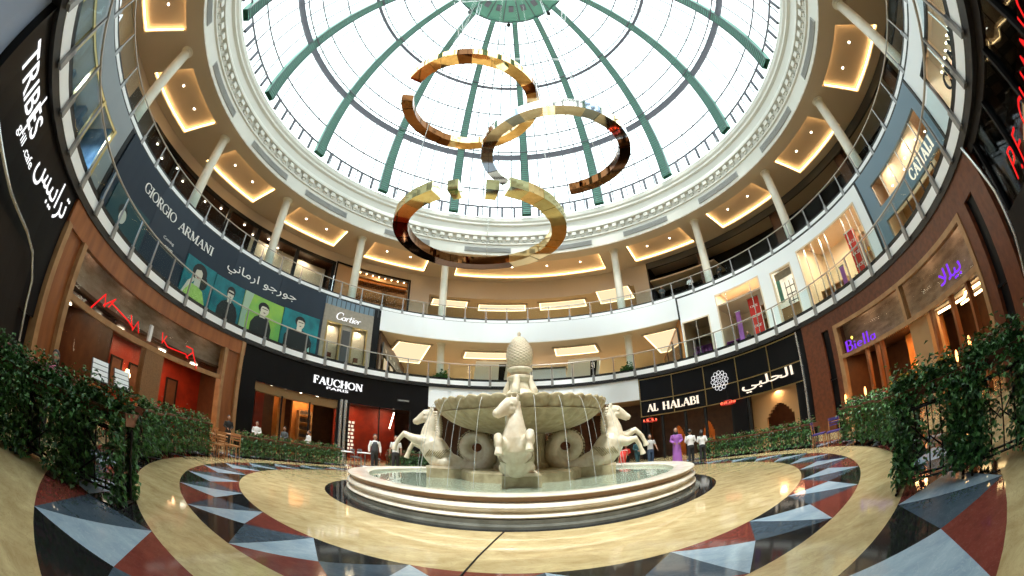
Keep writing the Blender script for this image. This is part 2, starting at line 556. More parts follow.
def stroke_text(s, weight=1.0, track=0.06, slant=0.0):
    """flat polygons of a line of serif letters, baseline at y = 0, capitals one unit high"""
    vs, fs, x = [], [], 0.0
    def quad(a, b, wd):
        d = (b - a)
        L = d.length or 1e-6
        n = Vector((-d.y, d.x)) / L * wd / 2
        k = len(vs)
        vs.extend([a + n, a - n, b - n, b + n])
        fs.append((k, k + 1, k + 2, k + 3))
    for ch in s:
        wd, st = GL[ch]
        for q in st:
            if q[0] == 'a':
                _, cx, cy, rx, ry, d0, d1, ww = q
                n = max(6, int(abs(d1 - d0) / 18))
                pts = [Vector((x + cx + rx * math.cos(math.radians(d0 + (d1 - d0) * i / n)),
                               cy + ry * math.sin(math.radians(d0 + (d1 - d0) * i / n)))) for i in range(n + 1)]
                for i in range(n):
                    t = abs(math.cos(math.radians(d0 + (d1 - d0) * (i + .5) / n)))
                    quad(pts[i], pts[i + 1], max(N_, ww * (0.35 + 0.65 * t)) * weight)
            else:
                x0, y0, x1, y1, ww = q
                quad(Vector((x + x0, y0)), Vector((x + x1, y1)), ww * weight)
        x += wd + track
    return [Vector((v.x + v.y * slant, v.y, 0)) for v in vs], fs

def wall_letters(mb, poly, a0, a1, R, h0, h1, depth=0.03, mi=0, slope=0.0):
    """lay flat letter polygons on the cylinder between azimuths a0 and a1, heights h0..h1, with real thickness"""
    vs, fs = poly
    if not vs: return
    x0, x1 = min(v.x for v in vs), max(v.x for v in vs)
    y0, y1 = min(v.y for v in vs), max(v.y for v in vs)
    def put(v, r):
        u = (v.x - x0) / (x1 - x0)
        return P(a0 + (a1 - a0) * u, r, h0 + (h1 - h0) * (v.y - y0) / (y1 - y0) + slope * u)
    n = len(vs)
    pts = [put(v, R - depth) for v in vs] + [put(v, R) for v in vs]
    faces = [f for f in fs]
    cnt = {}
    for f in fs:
        for i in range(len(f)):
            e = (f[i], f[(i + 1) % len(f)])
            k = (min(e), max(e))
            cnt[k] = None if k in cnt else e
    for e in cnt.values():
        if e: faces.append((e[0], e[1], e[1] + n, e[0] + n))
    mb.add(pts, faces, mi)

ARMANI_AR = '\uFEF2\uFEE7\uFE8E\uFEE3\uFEAD\uFE8D \uFEEE\uFE9F\uFEAD\uFEEE\uFE9F'
HALABI_AR = '\uFEF2\uFE92\uFEE0\uFEA4\uFEDF\uFE8D'
TRIBES_AR = '\uFEB2\uFE92\uFEF3\uFE8D\uFEAE\uFE97'
BIELLA_AR = '\uFEFC\uFEE0\uFEF4\uFE91'

def sign(name, label, specs, org, group=None):
    """a shop sign: one thing, one part per line of lettering"""
    t = thing(name, label, 'sign', org, group)
    for pname, poly, a0, a1, R, h0, h1, mat, depth in specs:
        mb = MB()
        wall_letters(mb, poly, a0, a1, R, h0, h1, depth)
        mb.build(pname, mat, t)
    return t

def area_light(loc, size, power, color, rot=(0, 0, 0), name='lamp', shape='DISK'):
    l = bpy.data.lights.new(name, 'AREA')
    l.shape = shape
    l.size = size * S
    l.energy = power
    l.color = color
    o = bpy.data.objects.new(name, l)
    link(o)
    o.location = Vector(loc) * S
    o.rotation_euler = rot
    return o
#@@STRUCT
# ------------------------------------------------------------------ floor with inlaid rings
def make_floor():
    mb = MB()
    mats = [K['beige'], K['m_black'], K['m_red'], K['m_light'], K['m_dark']]
    H = 0.0
    def ring(R0, R1, mi, n=144):
        for i in range(n):
            a, b = 360 * i / n, 360 * (i + 1) / n
            mb.add([P(a, R0, H), P(b, R0, H), P(b, R1, H), P(a, R1, H)], [(0, 3, 2, 1)], mi)
    n0 = 96
    mb.add([P(360 * i / n0, 19.4, -.012) for i in range(n0)], [tuple(range(n0))], 0)
    ring(0.01, 3.2, 1)
    # the black ring follows the basin, whose centre lies a little towards the door
    n = 144
    for i in range(n):
        a, b = 360 * i / n, 360 * (i + 1) / n
        A, B_ = P(a, 3.98, H), P(b, 3.98, H)
        sh = Vector((0, 0.10, 0))
        mb.add([P(a, 3.2, H), P(b, 3.2, H), B_ - sh, A - sh], [(0, 3, 2, 1)], 1)
        mb.add([A - sh, B_ - sh, P(b, 5.55, H), P(a, 5.55, H)], [(0, 3, 2, 1)], 0)
    ring(6.46, 7.06, 0)
    ring(8.05, 19.5, 0)
    def mosaic(R0, R1, a_start, cells, first_black):
        st = 360 / cells
        Rm = (R0 + R1) / 2
        for k in range(cells):
            a = a_start + st * k
            b = a + st
            m = a + st / 2
            red_out = (k % 2 == 0) != first_black
            sub = 5
            mid = P(m, Rm, H)
            outer = [P(a + st * i / sub, R1, H) for i in range(sub + 1)]
            inner = [P(a + st * i / sub, R0, H) for i in range(sub + 1)]
            mb.add([mid] + outer, [tuple(range(sub + 2))], 2 if red_out else 1)
            mb.add([mid] + inner, [tuple(reversed(range(sub + 2)))], 1 if red_out else 2)
            mb.add([mid, inner[0], outer[0]], [(0, 1, 2)], 4)      # dark blue on the side of growing azimuth
            mb.add([mid, outer[-1], inner[-1]], [(0, 1, 2)], 3)    # pale blue
    mosaic(5.55, 6.46, -160.6, 34, True)
    mosaic(7.06, 8.05, -158.9 + 11.25 * 2, 32, False)
    o = mb.build('floor', mats, kind='structure')
    me = o.data
    bm = bmesh.new()
    bm.from_mesh(me)
    for f in bm.faces:
        f.normal_update()
        if f.normal.z < 0: f.normal_flip()
    bm.to_mesh(me)
    bm.free()
make_floor()

# ------------------------------------------------------------------ storey slabs
def struct(name, mb, mats, **k):
    return mb.build(name, mats, kind='structure', **k)

R1, R2 = 10.14, 12.68
struct('trim_1', MB().arc(0, 360, R1, R1 + .06, 4.02, 4.24), K['band'])
struct('trim_2', MB().arc(0, 360, R1 + .01, R1 + .2, 3.86, 4.02).arc(0, 360, R1 + .01, R1 + .12, 4.24, 4.35), K['reveal'])
struct('floor_first', MB().arc(0, 360, R1 + .2, 19.5, 3.95, 4.26), K['beige'])
struct('trim_3', MB().arc(0, 360, R2, R2 + .06, 8.19, 8.37), K['band'])
struct('trim_4', MB().arc(0, 360, R2 - .06, R2 + .2, 8.08, 8.19).arc(0, 360, R2 + .01, R2 + .12, 8.37, 8.45), K['reveal'])
struct('floor_second', MB().arc(0, 360, R2 + .2, 19.5, 8.1, 8.38), K['beige'])
struct('ceiling_ground', MB().arc(0, 360, R1 + .25, 18.8, 3.86, 3.94), K['blackmat'])
struct('ceiling_first', MB().arc(-175, -36.5, R2 - .05, 18.8, 8.02, 8.08).arc(42.7, 185, R2 - .05, 18.8, 8.02, 8.08), K['coffer'])

COLS = [-159.0, -136.0, -112.7, -90.5, -67.4, -44.3, -20.1, 27.6, 51.6, 75.1, 97.8, 119.7, 142.5, 166.0]
BAYS = [('far left', -159.0, -136.0), ('', -136.0, -112.7), ('', -112.7, -90.5), ('', -90.5, -67.4), ('', -67.4, -44.3),
        ('', -44.3, -20.1), ('', -20.1, 27.6), ('', 27.6, 51.6), ('', 51.6, 75.1), ('', 75.1, 97.8), ('', 97.8, 119.7), ('', 119.7, 142.5), ('', 142.5, 166.0)]
CO_IN, CO_OUT, SOF = 13.02, 15.42, 12.44

def make_ceiling():
    mb = MB()
    t = .06
    mb.arc(0, 360, 12.15, CO_IN, SOF, SOF + t)
    mb.arc(0, 360, CO_OUT, 19.5, SOF, SOF + t)
    edges = []
    for _, a, b in BAYS: edges.append((a + 3.7, b - 4.3))
    for i in range(len(edges)):
        a = edges[i][1]
        b = edges[(i + 1) % len(edges)][0]
        if b < a: b += 360
        mb.arc(a, b, CO_IN, CO_OUT, SOF, SOF + t)
    c = struct('ceiling', mb, K['soffit'])
    for a, b in edges:
        m = MB()
        m.arc(a - .15, b + .15, CO_IN - .02, CO_OUT + .02, SOF + .22, SOF + .28)
        m.arc(a - .15, b + .15, CO_IN - .06, CO_IN - .0, SOF + .02, SOF + .24)
        m.arc(a - .15, b + .15, CO_OUT, CO_OUT + .06, SOF + .02, SOF + .24)
        m.arc(a - .3, a, CO_IN, CO_OUT, SOF + .02, SOF + .24, n=1)
        m.arc(b, b + .3, CO_IN, CO_OUT, SOF + .02, SOF + .24, n=1)
        co = m.build('coffer', K['coffer'], c)
        l = MB()
        l.arc(a, b, CO_OUT - .05, CO_OUT - .015, SOF + .10, SOF + .15)
        l.arc(a + .02, a + .16, CO_IN + .25, CO_OUT - .06, SOF + .10, SOF + .15, n=1)
        l.arc(b - .16, b - .02, CO_IN + .25, CO_OUT - .06, SOF + .10, SOF + .15, n=1)
        l.arc(a + .3, b - .3, CO_IN + .02, CO_IN + .05, SOF + .10, SOF + .13)
        l.build('light_strip', K['cove'], co)
        for k in ((.3, .7) if b - a < 25 else (.15, .38, .62, .85)):
            q = P(a + (b - a) * k, 14.1, 0)
            d = MB()
            d.lathe([(0.0, SOF + .205), (.055, SOF + .205), (.055, SOF + .225), (0, SOF + .225)], (q.x, q.y), 12)
            d.build('downlight', K['spot'], co)
make_ceiling()

# drum with mouldings, vents and dentils
def make_drum():
    prof = [(12.15, SOF + .03), (12.15, 13.18), (12.07, 13.22), (12.07, 13.30), (12.19, 13.34), (12.19, 13.74), (11.98, 13.78), (11.98, 13.88),
            (12.05, 13.96), (12.12, 14.10), (12.2, 14.2), (12.2, 14.62), (12.06, 14.68), (12.06, 14.76), (12.10, 14.84), (12.02, 14.95), (12.02, 15.2), (12.10, 15.28), (12.16, 15.34), (12.6, 15.34), (12.6, SOF + .09), (12.2, SOF + .09)]
    d = struct('wall_dome_drum', MB().lathe(prof, n=180, closed=True), K['drum'])
    for a, b in ((-20.1 + 0, 3.4), (3.4, 27.6)): pass
    mids = [(-147.5), -124.4, -101.6, -79, -55.9 - 2.7, -32.2 - .6, -8.6, 15.6, 39.0, 63.2, 86.3, 108.8, 131, 154]
    for c in mids:
        v = MB().arc(c - 6.9, c + 6.9, 12.11, 12.16, 12.66, 12.99)
        for k in range(6): v.arc(c - 6.7, c + 6.7, 12.095, 12.112, 12.69 + k * .05, 12.705 + k * .05)
        v.build('vent', K['ventgrey'], d)
    n = 144
    for k in range(n):
        pass
    m = MB()
    for k in range(n):
        az = 360 * k / n
        m.abox(az, 12.13, 13.60, .27, .26, .22)
        m.abox(az, 12.15, 13.44, .17, .16, .14)
        m.abox(az + 1.25, 12.2, 13.55, .14, .05, .14)
    o = m.build('dentils', K['drum'], d)
    o['kind'] = 'stuff'
make_drum()

# glass dome: hemisphere of radius 12.17 about h = 15.83
def sph(az, el, a=12.17):
    e = math.radians(el)
    q = P(az, a * math.cos(e), 0)
    q.z = 15.83 + a * math.sin(e)
    return q
RIBS = [3.4 + 23.2 * k for k in range(-7, 8)]
def make_dome():
    root = bpy.data.objects.new('ceiling_dome', None)
    link(root)
    root.location = Vector((0, 0, 15.34)) * S
    ORG[root.name] = Vector((0, 0, 15.34))
    root['kind'] = 'structure'
    top = 71.6
    for az in RIBS:
        m = MB()
        def cross(el, a, w):
            q = sph(az, el, a)
            s = Vector((math.cos(math.radians(az)), -math.sin(math.radians(az)), 0)) * w / 2
            return q - s, q + s
        n = 30
        for k in range(n):
            e0, e1 = -2 + (top + 2) * k / n, -2 + (top + 2) * (k + 1) / n
            w0, w1 = (.62 - .26 * e / 72 for e in (e0, e1))
            vs = [*cross(e0, 12.12, w0), *cross(e0, 11.84, w0), *cross(e1, 12.12, w1), *cross(e1, 11.84, w1)]
            m.add(vs, [(0, 1, 5, 4), (2, 3, 7, 6), (0, 2, 6, 4), (1, 3, 7, 5)])
        r = m.build('rib', K['green'], root)
        s = MB()
        for k in range(92):
            e = -1.5 + (top + 1) * k / 92
            w_ = (.62 - .26 * e / 72)
            a_, b_ = cross(e, 11.82, w_ * .98)
            s.tube([a_, b_], .022, 4)
        for sd in (-1, 1):
            s.tube([sum(cross(-2 + (top + 2) * k / 24, 11.82, (.62 - .26 * k / 24)), Vector()) / 2 + (cross(0, 1, (.58 - .26 * k / 24))[1] - cross(0, 1, 0)[0]) * sd for k in range(25)], .028, 4)
        so = s.build('rib_lattice', K['greysteel'], r)
        so['kind'] = 'stuff'
    def hoop(name, el, r, a=12.0, mat='greysteel', w=None):
        m = MB()
        pts = [sph(360 * i / 120, el, a) for i in range(120)]
        if w:
            e = math.radians(el)
            cc, zz = a * math.cos(e), 15.83 + a * math.sin(e)
            tx, tz = -math.sin(e) * w / 2, math.cos(e) * w / 2
            nx, nz = math.cos(e) * r, math.sin(e) * r
            m.lathe([(cc + tx + nx, zz + tz + nz), (cc - tx + nx, zz - tz + nz), (cc - tx - nx, zz - tz - nz), (cc + tx - nx, zz + tz - nz)], n=120, closed=True)
        else:
            m.tube(pts, r, 6, closed=True)
        return m.build(name, K[mat], root)
    hoop('ring_beam', 20.3, .06, 11.95, w=.40)
    hoop('ring_pipe', 21.9, .045, 11.7)
    hoop('ring_beam', 46.4, .05, 11.95, w=.20)
    hoop('ring_pipe', 47.6, .04, 11.75)
    for el in (8.2, 28.4, 36.8, 55.0, 63.0): hoop('glazing_ring', el, .048, 12.08)
    hoop('base_pipe', 1.2, .06, 12.0)
    # stub posts of the base pipe
    for i, az in enumerate(RIBS):
        m = MB()
        for k in range(1, 6):
            a = az + 23.2 / 6 * k
            m.tube([sph(a, -2.4, 12.05), sph(a, 1.2, 12.0)], .085, 6)
        split_parts(m, 'pipe_stub', K['greysteel'], root)
    # thin glazing bars and glass, one panel per bay
    for i, az in enumerate(RIBS):
        step = 23.2 if i < len(RIBS) - 1 else 360 - 23.2 * 14
        m = MB()
        for k in range(1, 5):
            a = az + step / 5 * k
            hi = 70.5 if k in (2, 3) else 60
            m.tube([sph(a, -2 + (hi + 2) * j / 12, 12.1) for j in range(13)], .036, 4)
        split_parts(m, 'glazing_bar', K['greysteel'], root)
        g = MB()
        nu, nv = 6, 16
        vs = [sph(az + step * u / nu, -2.3 + (top + 2.3) * v / nv, 12.17) for v in range(nv + 1) for u in range(nu + 1)]
        fs = [(v * (nu + 1) + u, v * (nu + 1) + u + 1, (v + 1) * (nu + 1) + u + 1, (v + 1) * (nu + 1) + u) for v in range(nv) for u in range(nu)]
        g.add(vs, fs)
        g.build('glass_panel', K['domeglass'], root)
    # hub
    h = MB()
    zb = 27.28
    h.lathe([(3.84, zb), (3.84, zb + .5), (3.6, zb + .62), (1.55, zb + .62), (1.45, zb + .5), (1.45, zb + .1), (1.6, zb + .06), (3.5, zb - .02), (3.7, zb - .06)], n=96, closed=True)
    hub = h.build('hub', K['green'], root)
    for k in range(20):
        MB().abox(18 * k, 2.7, zb + .0, .34, .5, .10).build('hub_opening', K['greysteel'], hub)
    for k in range(60):
        pass
    r2 = MB()
    r2.tube([P(6 * k, 3.86, zb + .02) for k in range(60)], .07, 6, closed=True)
    r2.tube([P(6 * k, 1.5, zb + .08) for k in range(60)], .06, 6, closed=True)
    for k in range(20): r2.tube([P(18 * k + 9, 1.6, zb + .02), P(18 * k + 9, 3.7, zb - .07)], .03, 4)
    r2.build('hub_trim', K['greysteel'], hub)
    for k in range(8):
        az = -48 + 45 * k
        l = MB()
        l.tube([P(az, 3.8, zb - .05), P(az, 3.85, zb - .32)], .03, 6)
        l.lathe([(0, zb - .62), (.12, zb - .6), (.15, zb - .42), (.07, zb - .30), (0, zb - .30)], tuple(P(az, 3.86, 0)[:2]), 12)
        l.build('floodlight', K['blackmat'], hub)
    g = MB().lathe([(0.01, zb + .56), (1.5, zb + .56)], n=48)
    g.build('oculus_glass', K['domeglass'], hub)
make_dome()

# ------------------------------------------------------------------ columns
def make_column(label, az, R, h0, h1, r, group, name='column'):
    q = P(az, R, h0)
    t = thing(name, label, 'column', q, group)
    m = MB().lathe([(r * 1.0, h0 + .12), (r * 1.0, h0 + .5), (r * .97, (h0 + h1) / 2), (r * .94, h1 - .16)], tuple(q[:2]), 28)
    m.build('shaft', K['cream'], t, smooth=True)
    MB().lathe([(0, h0), (r * 1.25, h0), (r * 1.25, h0 + .06), (r * 1.1, h0 + .1), (r * 1.03, h0 + .14), (0, h0 + .14)], tuple(q[:2]), 28).build('base', K['cream'], t)
    MB().lathe([(0, h1 - .18), (r * .98, h1 - .18), (r * 1.04, h1 - .14), (r * 1.0, h1 - .10), (r * 1.22, h1 - .04), (r * 1.22, h1), (0, h1)], tuple(q[:2]), 28).build('capital', K['cream'], t)
    return t
ORD = ['', '', 'first column from the left edge of the photo on the top gallery, leaning across its upper corner',
       'second round column from the left on the top gallery, above the big white roman lettering',
       'third round column from the left on the top gallery, beside the dark glazed shopfront',
       'fourth round column from the left on the top gallery, in front of the copper lattice shop',
       'round column on the top gallery just left of the wide central bay, seen under the lowest gold ring',
       'round column on the top gallery just right of the wide central bay and the black recess',
       'fifth round column from the right edge on the top gallery, before the black recess',
       'fourth round column from the right on the top gallery, above the white wall with the shop windows',
       'third round column from the right on the top gallery, above the blue-grey shopfront',
       'second round column from the right on the top gallery, near the upper right corner', '', '']
for i, az in enumerate(COLS):
    if i in (0, 1, 12, 13): continue
    make_column('cream ' + ORD[i] if not ORD[i].startswith(('first', 'second', 'third', 'fourth', 'fifth')) else 'cream column, ' + ORD[i].replace(' round column', '').replace(' column', ''), az, 13.12, 8.38, SOF, .235, 'columns of the top gallery')

# ------------------------------------------------------------------ balcony railings
def railing(name, label, R, hf, htop, npost, phase, lo, hi):
    t = thing(name, label, 'railing', (0, 0, hf))
    az = lo
    st = 360 / npost
    ks = [phase + st * k for k in range(-npost, npost) if lo <= phase + st * k <= hi]
    for a in ks:
        m = MB()
        m.abox(a, R - .045, hf + .13, .12, .07, .36)
        m.abox(a, R - .045, hf + .5, .05, .035, htop - hf + .0)
        m.abox(a, R - .065, hf + .22, .12, .03, .07)
        m.build('post', K['postm'], t)
    m = MB()
    n = 160
    m.tube([P(lo + (hi - lo) * i / n, R - .05, htop) for i in range(n + 1)], .026, 8)
    m.build('handrail', K['rail'], t, smooth=True)
    for i in range(len(ks) - 1):
        g = MB().arc(ks[i] + .35, ks[i + 1] - .35, R - .01, R + .01, hf + .30, htop - .05, n=2)
        g.build('glass_panel', K['glass'], t)
railing('balcony_railing', 'glass balcony railing with grey posts around the first-floor gallery, below the shop posters', R1, 4.02, 5.06, 62, -13.89, -168, 172)
railing('balcony_railing', 'glass balcony railing with white-edged slab around the top gallery, under the round columns', R2, 8.17, 9.1, 64, -14.2, -166, 170)
#@@SHOPS
# ------------------------------------------------------------------ walls and shop rooms
def room(name, a0, a1, Rf, Rb, h0, h1, wall, side=None):
    """back and side walls of a shop behind the facade line"""
    m = MB().arc(a0, a1, Rb, Rb + .12, h0, h1)
    struct('wall_' + name + '_back', m, K[wall])
    for s, a in (('left', a0), ('right', a1)):
        d = .25 if s == 'left' else -.25
        struct('wall_' + name + '_' + s, MB().arc(a, a + d, Rf + .15, Rb, h0, h1, n=1), K[side or wall])

def lamp_in(az, R, h, size, power, color=(1, .68, .36)):
    area_light(P(az, R, h), size, power, color, name='ceiling_fill_light')

def downlights(name, label, spots, group=None, r=.07, mat='spot'):
    """each small round ceiling spot is a thing"""
    proto = None
    for (az, R, h) in spots:
        if proto is None:
            m = MB().lathe([(0, -.02), (r, -.02), (r, 0), (0, 0)], n=12)
            proto = m.build(name, K[mat])
            tag(proto, label, 'ceiling light', group)
            o = proto
        else:
            o = proto.copy()
            C.objects.link(o)
        o.location = P(az, R, h) * S

# exterior envelope behind everything
struct('wall_outer', MB().arc(66, 300, 19.3, 19.5, 0, 12.44, n=90).arc(-60, 66, 19.3, 19.5, 0, 3.95), K['dim'])
for k, (a, b) in enumerate(((-60.6, -60), (66, 66.6))): struct('wall_outer_return', MB().arc(a, b, 19.3, 30, 3.95, 12.5, n=1), K['dim'])

# ---- ground floor, left black sign wall and the pale panel behind the corner
G0, G1 = 10.25, 10.37
m = MB().arc(-153.2, -128.6, G0, G1, 1.5, 3.86).arc(-153.2, -128.6, G0 + .1, G1 + .1, 0, 1.5)
struct('wall_sign_black', m, K['black'])
struct('wall_corner_pale', MB().arc(-176, -153.3, G0 + .1, G1 + .1, 2.6, 3.86), M('blue_white_panel', (0.26, 0.32, 0.44), 0.4))
struct('wall_corner_dark', MB().arc(-176, -153.3, G0 + .1, G1 + .1, 0, 2.6), K['blackmat'])
struct('wall_corner_end', MB().arc(-153.5, -153.2, G0 - .05, G1 + .2, 0, 3.9, n=1), K['black'])
m = MB()
m.tube([P(-150, 10.1, 2.72), P(-142.2, 10.1, 2.58), P(-136.5, 10.1, 2.5), P(-133.9, 10.1, 2.36), P(-132.1, 10.1, 2.0), P(-131.6, 10.1, 1.15), P(-131.3, 10.1, 0.02)], .035, 8)
o = m.build('metal_edge_rail', K['silver'], smooth=True, org=P(-131.3, 10.1, 0))
tag(o, 'thin curved silver edge rail in front of the black corner shop at the far left', 'rail')
struct('wall_corner_wing', MB().arc(-150, -132.2, G0 - .02, G0 + .02, 0, 2.4), K['dim'])

sign('shop_sign', 'tall white lettering with cross strokes on the black panel at the photo edge', [
    ('lettering', text_polys('TRIBES', .004), -151.6, -142.4, 10.24, 3.32, 3.66, K['signwhite'], .008),
    ('small_lettering', text_polys('grill .cafe', 0), -145.6, -140.0, 10.24, 3.08, 3.26, K['signwhite'], .006),
    ('arabic_lettering', text_polys(TRIBES_AR, .0), -139.2, -129.6, 10.24, 3.12, 3.74, K['signwhite'], .008)], P(-140, 10.24, 3.2))
m = MB()
for az, h in ((-144.6, 3.36), (-143.9, 3.36)):
    pass
wall_letters(m, text_polys('I', .0), -144.75, -144.5, 10.235, 3.20, 3.80, .006)
m.build('cross_stroke', K['signwhite'], bpy.data.objects['shop_sign'])

# ---- shopfront helper
def frame_arc(m, a0, a1, R, h0, h1, w=.12, d=.10, mi=0):
    m.arc(a0, a1, R - d / 2, R + d / 2, h1 - w, h1, mi=mi)
    m.arc(a0, a1, R - d / 2, R + d / 2, h0, h0 + w, mi=mi)
    da = math.degrees(w / R)
    m.arc(a0, a0 + da, R - d / 2, R + d / 2, h0, h1, n=1, mi=mi)
    m.arc(a1 - da, a1, R - d / 2, R + d / 2, h0, h1, n=1, mi=mi)

# ---- wooden restaurant front on the left
struct('wall_wood_band', MB().arc(-128.5, -76.2, G0 - .06, G1, 3.38, 3.86), K['wood'])
t = thing('restaurant_front', 'orange wood framed restaurant front with red script letters and a red interior', 'shopfront', P(-102, G0, 0))
m = MB()
m.arc(-128.4, -127.4, G0 - .1, G1 + .1, 0, 3.4, n=1).arc(-123.4, -122.4, G0 - .1, G1 + .1, 0, 3.4, n=1)
m.arc(-81.6, -80.8, G0 - .1, G1 + .1, 0, 3.4, n=1).arc(-77.4, -76.5, G0 - .1, G1 + .1, 0, 3.86, n=1)
split_parts(m, 'frame_post', K['woodpale'], t)
m = MB().arc(-127.4, -123.4, G0 + .02, G1, 0, 3.4).arc(-80.8, -77.4, G0 + .02, G1, 0, 3.4)
split_parts(m, 'jamb_panel', K['wood'], t)
MB().arc(-122.4, -81.6, G0 - .03, G1, 2.26, 2.40).build('transom', K['woodpale'], t)
MB().arc(-122.4, -81.6, G0 + .04, G0 + .06, 2.40, 3.38).build('upper_glass', K['shopglass'], t)
MB().arc(-122.4, -101.4, G0 + .04, G0 + .06, 0.02, 2.26).build('lower_glass', K['shopglass'], t)
MB().arc(-101.4, -96.6, G0 - .02, G1 + .1, 0, 2.30).build('pillar', M('tan_mosaic_tiles', (0.30, 0.16, 0.07), .4, rgb2=(0.20, .10, .045), scale=25), t)
room('restaurant', -128.4, -76.4, G0, 13.4, 0, 3.86, 'redwall', 'brownwall')
struct('ceiling_restaurant', MB().arc(-128, -76.6, G1 + .05, 13.4, 2.62, 2.70), K['brownwall'])
struct('ceiling_restaurant_front', MB().arc(-128, -76.6, G1 + .25, 10.82, 2.62, 3.84).arc(-128, -76.6, 10.82, 12, 3.76, 3.84), M('grey_lining_reflections', (.42, .36, .30), .3, rgb2=(.26, .19, .14), scale=1.6, stretch=(1, 1, 3)))  # pale streaks paint the upper glass's light reflections into the lining
struct('wall_restaurant_side', MB().arc(-108.0, -107.6, G1 + .3, 13.4, 0, 2.62, n=1), K['brownwall'])
m = MB()
for a in (-95.5, -91.5, -87.3, -83.0):
    t2 = thing('wall_picture', 'dark framed picture hanging on the red restaurant wall', 'picture', P(a, 13.36, 1.0), 'pictures on the red restaurant wall')
    mm = MB(); frame_arc(mm, a - 1.3, a + 1.3, 13.34, .85, 1.95, .07, .06); mm.build('frame', K['blackmat'], t2)
    MB().arc(a - 1.1, a + 1.1, 13.34, 13.36, .9, 1.9, n=2).build('canvas', K['brownwall'], t2)
for a, k in ((-93.4, 0), (-88.9, 1)):
    t2 = thing('wall_lamp', 'bright scroll-shaped wall lamp between two pictures on the red wall', 'lamp', P(a, 13.2, 1.5), 'scroll wall lamps on the red wall')
    mm = MB()
    for sx in (-1, 1):
        mm.tube([P(a + sx * (.1 + .5 * math.sin(u * 4)), 13.15, 1.35 + .3 * u) for u in [i / 8 for i in range(9)]], .035, 6)
    mm.build('glowing_scroll', emitter('scroll_glow', (1, .75, .4), 8), t2)
    MB().lathe([(0, 1.28), (.06, 1.28), (.06, 1.34), (0, 1.34)], tuple(P(a, 13.25, 0)[:2]), 10).build('bracket', K['gold'], t2)
m = MB()
SCR = [[(-117.3, 2.39), (-114.73, 2.88), (-114.2, 2.6)], [(-114.6, 2.62), (-112.07, 2.94), (-113.3, 2.66)], [(-112.9, 2.80), (-107.89, 2.67), (-106.03, 2.56)], [(-107.4, 2.84), (-106.2, 2.5), (-105.3, 2.8), (-104.6, 2.52)],
       [(-98.6, 2.90), (-98.21, 2.6), (-97.4, 2.86)], [(-98.0, 2.70), (-96.58, 2.57), (-91.69, 2.61), (-90.9, 2.5)], [(-91.9, 2.86), (-90.2, 2.86), (-89.4, 2.62), (-88.3, 2.30)], [(-91.5, 2.52), (-89.9, 2.76)]]
t = thing('shop_sign', 'red angular neon script floating before the restaurant glass', 'sign', P(-102, 10.1, 2.5))
for s_ in SCR:
    MB().tube([P(a, 10.16, h) for a, h in s_], .02, 6).build('neon_stroke', K['signred'], t)
mm = MB().abox(-101.9, 10.12, 2.68, .12, .08, .46)
mm.build('white_letter', K['signpaint'], t)
downlights('recessed_light', 'oval ceiling light glowing inside the red restaurant', [(a, 11.5, 2.60) for a in (-119, -113.5, -108, -102.5, -92, -84)] + [(-116, 12.6, 2.60), (-110.5, 12.6, 2.60)], 'ceiling lights of the red restaurant', r=.15)
for a in (-114, -104): lamp_in(a, 12.0, 2.55, .8, 60)
for a in (-94, -86): lamp_in(a, 12.2, 2.55, .8, 100, (1, .5, .25))

# ---- black facade with white roman lettering
m = MB()
m.arc(-76.4, -25.0, G0, G1, 2.62, 3.86)
m.arc(-76.4, -72.0, G0, G1, 0, 2.62).arc(-49.4, -46.6, G0, G1, 0, 2.7).arc(-29.6, -25, G0, G1, 0, 2.75).arc(-46.8, -29.5, G0 + .0, G1, 2.58, 2.7)
struct('wall_black_left', m, K['black'])
t = thing('cafe_front', 'black cafe front with two wide openings showing an amber interior', 'shopfront', P(-50, G0, 0))
MB().arc(-72, -49.4, G0 + .1, G0 + .5, 2.26, 2.60).build('soffit_band', K['tanwall'], t)
MB().arc(-72, -49.4, G0 + .06, G0 + .08, .02, 2.62).build('left_glass', K['shopglass'], t)
MB().arc(-46.6, -29.6, G0 + .06, G0 + .08, .02, 2.6).build('right_glass', K['shopglass'], t)
m = MB()
for a in (-48.7, -47.5): m.tube([P(a, G0 - .08, 0), P(a, G0 - .08, 2.68)], .07, 12)
split_parts(m, 'steel_post', K['silver'], t)
m = MB()
for a in (-72, -64.5, -57, -49.6): m.arc(a, a + .3, G0 + .03, G0 + .09, 0, 2.3, n=1)
for a in (-46.5, -38.2, -29.9): m.arc(a, a + .3, G0 + .03, G0 + .09, 0, 2.58, n=1)
split_parts(m, 'mullion', K['blackmat'], t)
room('cafe', -76.2, -25.2, G0, 13.8, 0, 3.86, 'brownwall', 'brownwall')
struct('wall_cafe_red', MB().arc(-46.0, -31, 12.6, 12.7, 0, 3.0), K['redwall'])
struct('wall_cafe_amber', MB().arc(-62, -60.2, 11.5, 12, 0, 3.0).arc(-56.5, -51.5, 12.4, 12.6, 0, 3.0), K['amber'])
struct('wall_cafe_red_pier', MB().arc(-67.6, -65.4, 11.6, 12, 0, 3.0), K['redwall'])
struct('ceiling_cafe', MB().arc(-76, -25.4, G1 + .05, 13.8, 2.72, 2.8), K['brownwall'])
t = thing('wine_shelf', 'shelf of bottles against the back wall of the amber cafe', 'shelf', P(-53.7, 12.3, 0))
m = MB().arc(-55.4, -52.2, 12.05, 12.35, 0.0, .08).arc(-55.5, -55.2, 12.05, 12.35, 0, 2.0, n=1).arc(-52.4, -52.1, 12.05, 12.35, 0, 2.0, n=1)
for k in range(1, 6): m.arc(-55.4, -52.2, 12.05, 12.35, .36 * k, .36 * k + .03)
m.build('shelf_frame', K['tanwall'], t)
m = MB()
